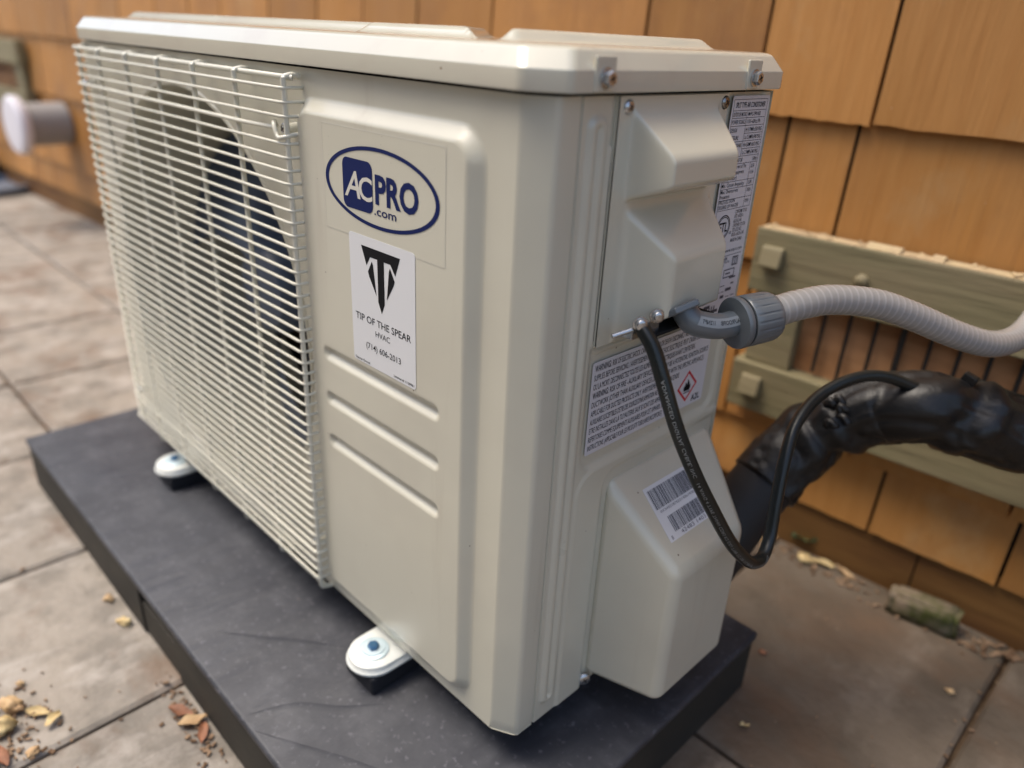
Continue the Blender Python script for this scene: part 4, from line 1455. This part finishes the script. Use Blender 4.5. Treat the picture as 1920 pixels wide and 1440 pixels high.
def ls_r(s, a):
    p = V(math.cos(a) * 1.3, math.sin(a) * 1.3, s * 22)
    r = 0.0338 + 0.0035 * noise.noise(p * 0.6) - 0.0032 * (1 - abs(noise.noise(V(math.cos(a) * 1.5 + 3, math.sin(a) * 1.5, s * 20 + 0.9 * math.sin(a * 2)))) * 5.0 if abs(noise.noise(V(math.cos(a) * 1.5 + 3, math.sin(a) * 1.5, s * 20 + 0.9 * math.sin(a * 2)))) < 0.2 else 0.0)
    # overlapping helical tape turns
    t = ((s + 0.010 * math.sin(a + 0.6)) / 0.062 + 0.12 * math.sin(a)) % 1.0
    r += 0.0010 * (t - 0.5) - 0.0014 * sstep(0.96, 1.0, t)
    # creases and pinches
    for (sc_, wd, dp) in ((0.245, 0.008, 0.0065), (0.345, 0.010, 0.0080), (0.20, 0.010, 0.003)):
        c = sc_ + 0.012 * math.sin(a * 1.0 + sc_ * 40)
        r -= dp * math.exp(-((s - c) / wd) ** 2) * (0.65 + 0.35 * math.cos(a * 2 + sc_ * 30))
        r += dp * 0.40 * math.exp(-((s - c - 0.018) / (wd * 0.8)) ** 2)
    
    return r


i_split = min(range(len(lp)), key=lambda i: abs(LL[i] - 0.165))
sub = lambda f, a, b: tuple(x[a:b] for x in f)
MB().tube(lp[:i_split + 3], lambda s, a: 0.0305 + 0.001 * noise.noise(V(math.cos(a), math.sin(a), s * 14)), 32, frames=sub(frL, 0, i_split + 3)).build('foam_sleeve', M_foam, ls, smooth=180)
MB().tube(lp[i_split:], ls_r, 56, frames=sub(frL, i_split, None)).build('tape_wrap', M_tape, ls, smooth=180)
# knotted tape ends
rg = random.Random(9)
mb = MB()
for k in range(5):
    s = 0.262 + rg.uniform(-0.010, 0.014)
    c = tube_map(lp, frL, s, 0, 0.0335)
    a = rg.uniform(0.6, 1.6)
    p0 = tube_map(lp, frL, s, a * 0.0325, 0.0325)
    d = (p0 - tube_map(lp, frL, s, a * 0.02, 0.02)).normalized()
    q = p0 + d * rg.uniform(0.001, 0.004) + V(rg.uniform(-.008, .008), rg.uniform(-.004, .004), rg.uniform(-.004, .006))
    mb.tube(spline([p0 - d * .004, p0 + d * 0.003, q, q + V(rg.uniform(-.006, .006), 0, -0.005)], 0.0015), lambda s_, a_: 0.0024 * (1 + 0.6 * math.cos(a_) ** 2), 8)
mb.build('tape_knot', M_tape, ls, smooth=180)
cc = tube_map(lp, frL, 0.352, 0.0, 0.0338)
MB().box((-0.006, -0.004, -0.003), (0.006, 0.004, 0.006), Matrix.Translation(cc) @ Matrix.Rotation(0.3, 4, 'Y')).build('tie_head', M_tape, ls, bevel=0.0015)

# ------------------------------------------------------------------ small things on the ground
def blob(name, c, size, m_, label, cat, rz=0.0, seed=1, amp=0.15, box=False):
    bm = bmesh.new()
    if box:
        bmesh.ops.create_cube(bm, size=2.0)
        bmesh.ops.bevel(bm, geom=bm.edges[:], offset=0.18, segments=2, affect='EDGES')
        bmesh.ops.subdivide_edges(bm, edges=bm.edges[:], cuts=2, use_grid_fill=True)
    else:
        bmesh.ops.create_icosphere(bm, subdivisions=3, radius=1.0)
    for v in bm.verts:
        n_ = noise.noise(v.co * 1.4 + V(seed * 3.1, seed * 1.7, 0)) + 0.5 * noise.noise(v.co * 4.0 + V(seed, 0, 5))
        v.co *= 1 + amp * n_
        v.co = Vector((v.co.x * size[0], v.co.y * size[1], v.co.z * size[2]))
    me = bpy.data.meshes.new(name)
    bm.to_mesh(me)
    bm.free()
    me.materials.append(m_)
    me.shade_smooth()
    o = bpy.data.objects.new(name, me)
    o.location = c
    o.rotation_euler = (0, 0, rz)
    col.objects.link(o)
    return tag(o, label, cat)


blob('mossy_brick', (0.148, 0.556, GZ + 0.014), (0.038, 0.013, 0.017), M_moss, 'broken brick with green moss lying at the foot of the shingle wall', 'brick', WA + 0.1, 4, 0.10, box=True)


def leaf(x, y, ln_, wd, rz, m_, label, group='dry leaves and petals on the pavers', lift=0.004, z=GZ):
    mb = MB()
    nu, nv = 8, 4
    vs, fs = [], []
    sd = random.uniform(0, 9)
    for i in range(nu + 1):
        t = i / nu
        w_ = wd * math.sin(math.pi * min(max(t, 0.03), 0.97)) ** 0.7
        for j in range(nv + 1):
            q = (j / nv - 0.5) * 2
            zz = lift * (0.5 + 0.9 * abs(q) ** 1.6 * (0.6 + noise.noise(V(t * 3, q, sd)))) + 0.4 * lift * math.sin(t * 3 + sd)
            vs.append(((t - 0.5) * ln_ + 0.05 * ln_ * noise.noise(V(q * 2, t * 4, sd)), q * w_ * 0.5 * (1 + 0.2 * noise.noise(V(t * 5, sd, q))), max(zz, 0.0005)))
    for i in range(nu):
        for j in range(nv):
            c = i * (nv + 1) + j
            fs.append((c, c + 1, c + nv + 2, c + nv + 1))
    o = mb.add(vs, fs).build('fallen_leaf', m_, None, smooth=180, flip=False)
    o.location = (x, y, z + 0.0005)
    o.rotation_euler = (random.uniform(-.1, .1), random.uniform(-.1, .1), rz)
    return tag(o, label, 'leaf', group)


def pebble(x, y, r, m_, label, seed, flat=0.5, rz=0.3, z=GZ):
    o = blob('wood_chip', (x, y, z + r * flat * 0.7), (r, r * 0.7, r * flat), m_, label, 'wood chip', rz, seed, 0.7)
    o['group'] = 'pale wood chips on the ground'
    return o


pebble(-0.412, -0.262, 0.011, M_leaf_tan, 'pale orange wood chip at the left edge, farthest of the front cluster', 1, 0.6)
pebble(-0.392, -0.277, 0.013, M_leaf_yel, 'creamy white rounded chip at the left edge below the orange one', 2, 0.6, 1.0)
pebble(-0.345, -0.262, 0.006, M_leaf_tan, 'small tan chip at the bottom left corner', 3, 0.5, 2.0)
pebble(-0.512, -0.1395, 0.006, M_leaf_tan, 'small pinkish chip touching the pad edge, the farther of two there', 5)
pebble(-0.462, -0.1405, 0.0075, M_leaf_yel, 'yellowish oval chip touching the front edge of the pad', 6)
pebble(-0.441, -0.248, 0.004, M_leaf_tan, 'tiny pale chip alone in the middle of the front left paver', 7)
pebble(0.001, 0.556, 0.011, M_leaf_yel, 'pale yellow chip by the wall foot just right of the black cable loop', 8)
pebble(0.211, 0.462, 0.004, M_leaf_tan, 'tiny pale chip beside the paver joint at the right', 9)
pebble(0.046, 0.361, 0.004, M_leaf_red, 'tiny rust coloured chip close to the right end of the pad', 10)
leaf(-0.391, -0.246, 0.024, 0.010, 0.7, M_leaf_yel, 'small curled yellow leaf right of the pale orange chip')
leaf(-0.371, -0.238, 0.020, 0.010, 2.2, M_leaf_yel, 'short pale leaf lying right of the curled yellow leaf')
leaf(-0.3, -0.146, 0.028, 0.012, 0.5, M_leaf_red, 'rust brown leaf against the pad side, farthest of that heap')
leaf(-0.282, -0.142, 0.026, 0.014, 1.3, M_leaf_tan, 'crumpled tan leaf in the middle of the heap against the pad side')
leaf(-0.262, -0.141, 0.022, 0.009, 2.6, M_leaf_red, 'dark rust leaf, nearest of the heap against the pad side')
leaf(-0.36, -0.285, 0.030, 0.012, 0.2, M_leaf_red, 'brown leaf at the lower left corner under the pale chips')
leaf(0.020, 0.566, 0.030, 0.012, 0.15, M_leaf_yel, 'long straw coloured leaf at the wall foot right of the yellow chip')
leaf(0.048, 0.570, 0.028, 0.010, -0.1, M_leaf_tan, 'tan leaf at the wall foot between the straw coloured leaf and the mossy brick')
leaf(-0.012, 0.578, 0.036, 0.022, 0.3, M_leaf_grn, 'rounded pale green leaf leaning at the wall foot behind the cable loop', lift=0.014, z=GZ + 0.004)
leaf(0.084, 0.254, 0.012, 0.005, 1.0, M_leaf_yel, 'tiny yellow green leaf on the dark paver near the right end of the pad')
leaf(-0.055, 0.560, 0.024, 0.016, 0.8, M_leaf_tan, 'tan leaf under the black sleeve beside the wall foot')

# bark grit gathered in corners and joints: nobody could count it
rg = random.Random(77)
mb = MB()


def grit(x, y, a):
    M = Matrix.Translation((x, y, GZ + a * 0.2)) @ Matrix.Rotation(rg.uniform(0, 6.28), 4, 'Z') @ Matrix.Rotation(rg.uniform(-.5, .5), 4, 'X')
    mb.box((-a, -a * rg.uniform(.3, .8), -a * .3), (a, a * rg.uniform(.3, .7), a * .35), M)


for k in range(900):
    s = rg.uniform(-1.6, 0.6)
    q = WP.p(s, 0, abs(rg.gauss(0, 0.022)) + 0.0)
    grit(q.x, q.y, rg.uniform(0.0012, 0.0042))
for k in range(130):
    grit(rg.gauss(-0.385, 0.035), rg.gauss(-0.272, 0.022), rg.uniform(0.0008, 0.003))
for k in range(90):
    grit(rg.gauss(-0.28, 0.03), -0.1345 - abs(rg.gauss(0, 0.010)), rg.uniform(0.0008, 0.003))
for k in range(500):
    grit(rg.uniform(-1.6, 0.6), rg.uniform(-0.6, 0.55), rg.uniform(0.0004, 0.0016))
for k in range(260):
    j = rg.choice([-0.07, -0.36, 0.215])
    grit(rg.uniform(-1.8, 0.5), j + rg.gauss(0, 0.004), rg.uniform(0.0008, 0.0026))
for k in range(260):
    j = -0.34 + 0.29 * rg.randint(-3, 2)
    grit(j + rg.gauss(0, 0.004), rg.uniform(-0.6, 0.55), rg.uniform(0.0008, 0.0026))
gr = mb.build('bark_grit', M_grit, None)
tag(gr, 'brown bark grit scattered in the paver joints and along the wall foot', 'grit', kind='stuff')

# ------------------------------------------------------------------ far left background
duct_s = -2.44
base = WP.p(duct_s, 0.190, 0.0)
duct = empty('wall_duct', tuple(base), 'short dull grey duct with round white flange sticking out of the wall at far left', 'duct', rz=WA)
Md = align(WP.n, base)
MB().lathe([(0.062, 0.0), (0.062, 0.13)], Md, 36).build('duct_pipe', M_pipe_grey, duct, smooth=40)
MB().lathe([(0.064, 0.115), (0.080, 0.118), (0.084, 0.124), (0.084, 0.140), (0.076, 0.148), (0.05, 0.150)], Md, 44).build('flange', M_flange, duct, smooth=40)

v2 = empty('crawl_space_vent', tuple(WP.p(-3.2, 0.15, 0.0)), 'blurred olive framed vent on the wall far left beyond the white flanged duct', 'vent', rz=WA)
for nm, a, b, c, d in (('top_rail', -3.62, -2.66, 0.345, 0.415), ('bottom_rail', -3.62, -2.66, 0.205, 0.262), ('stile', -2.735, -2.675, 0.2625, 0.3445), ('stile', -3.60, -3.54, 0.2625, 0.3445)):
    wbox(MB(), a, b, c, d, 0.001, 0.03 if 'rail' in nm else 0.021).build(nm, M_green, v2, bevel=0.0015)
wbox(MB(), -3.539, -2.736, 0.2625, 0.3445, 0.001, 0.005).build('backing_board', M_backboard, v2)
s = -2.77
while s > -3.53:
    MB().tube([WP.p(s, 0.2626, 0.0125), WP.p(s, 0.3443, 0.0125)], 0.0019, 6).build('bar', M_bar, v2, smooth=60)
    s -= 0.03

tray = MB().lathe([(0.13, 0.0), (0.155, 0.004), (0.165, 0.026), (0.158, 0.030), (0.150, 0.010), (0.02, 0.008)], Matrix.Translation((-3.08, 0.31, GZ + 0.001)), 48).build('plant_saucer', M_saucer, None, smooth=40)
tag(tray, 'slate blue plant saucer on the pavers at the far left edge', 'saucer')
blob('rounded_stone', (-3.30, 0.33, GZ + 0.085), (0.10, 0.09, 0.085), M_pot, 'pale pink rounded stone behind the slate blue saucer at far left', 'stone', 0.3, 2, 0.12)
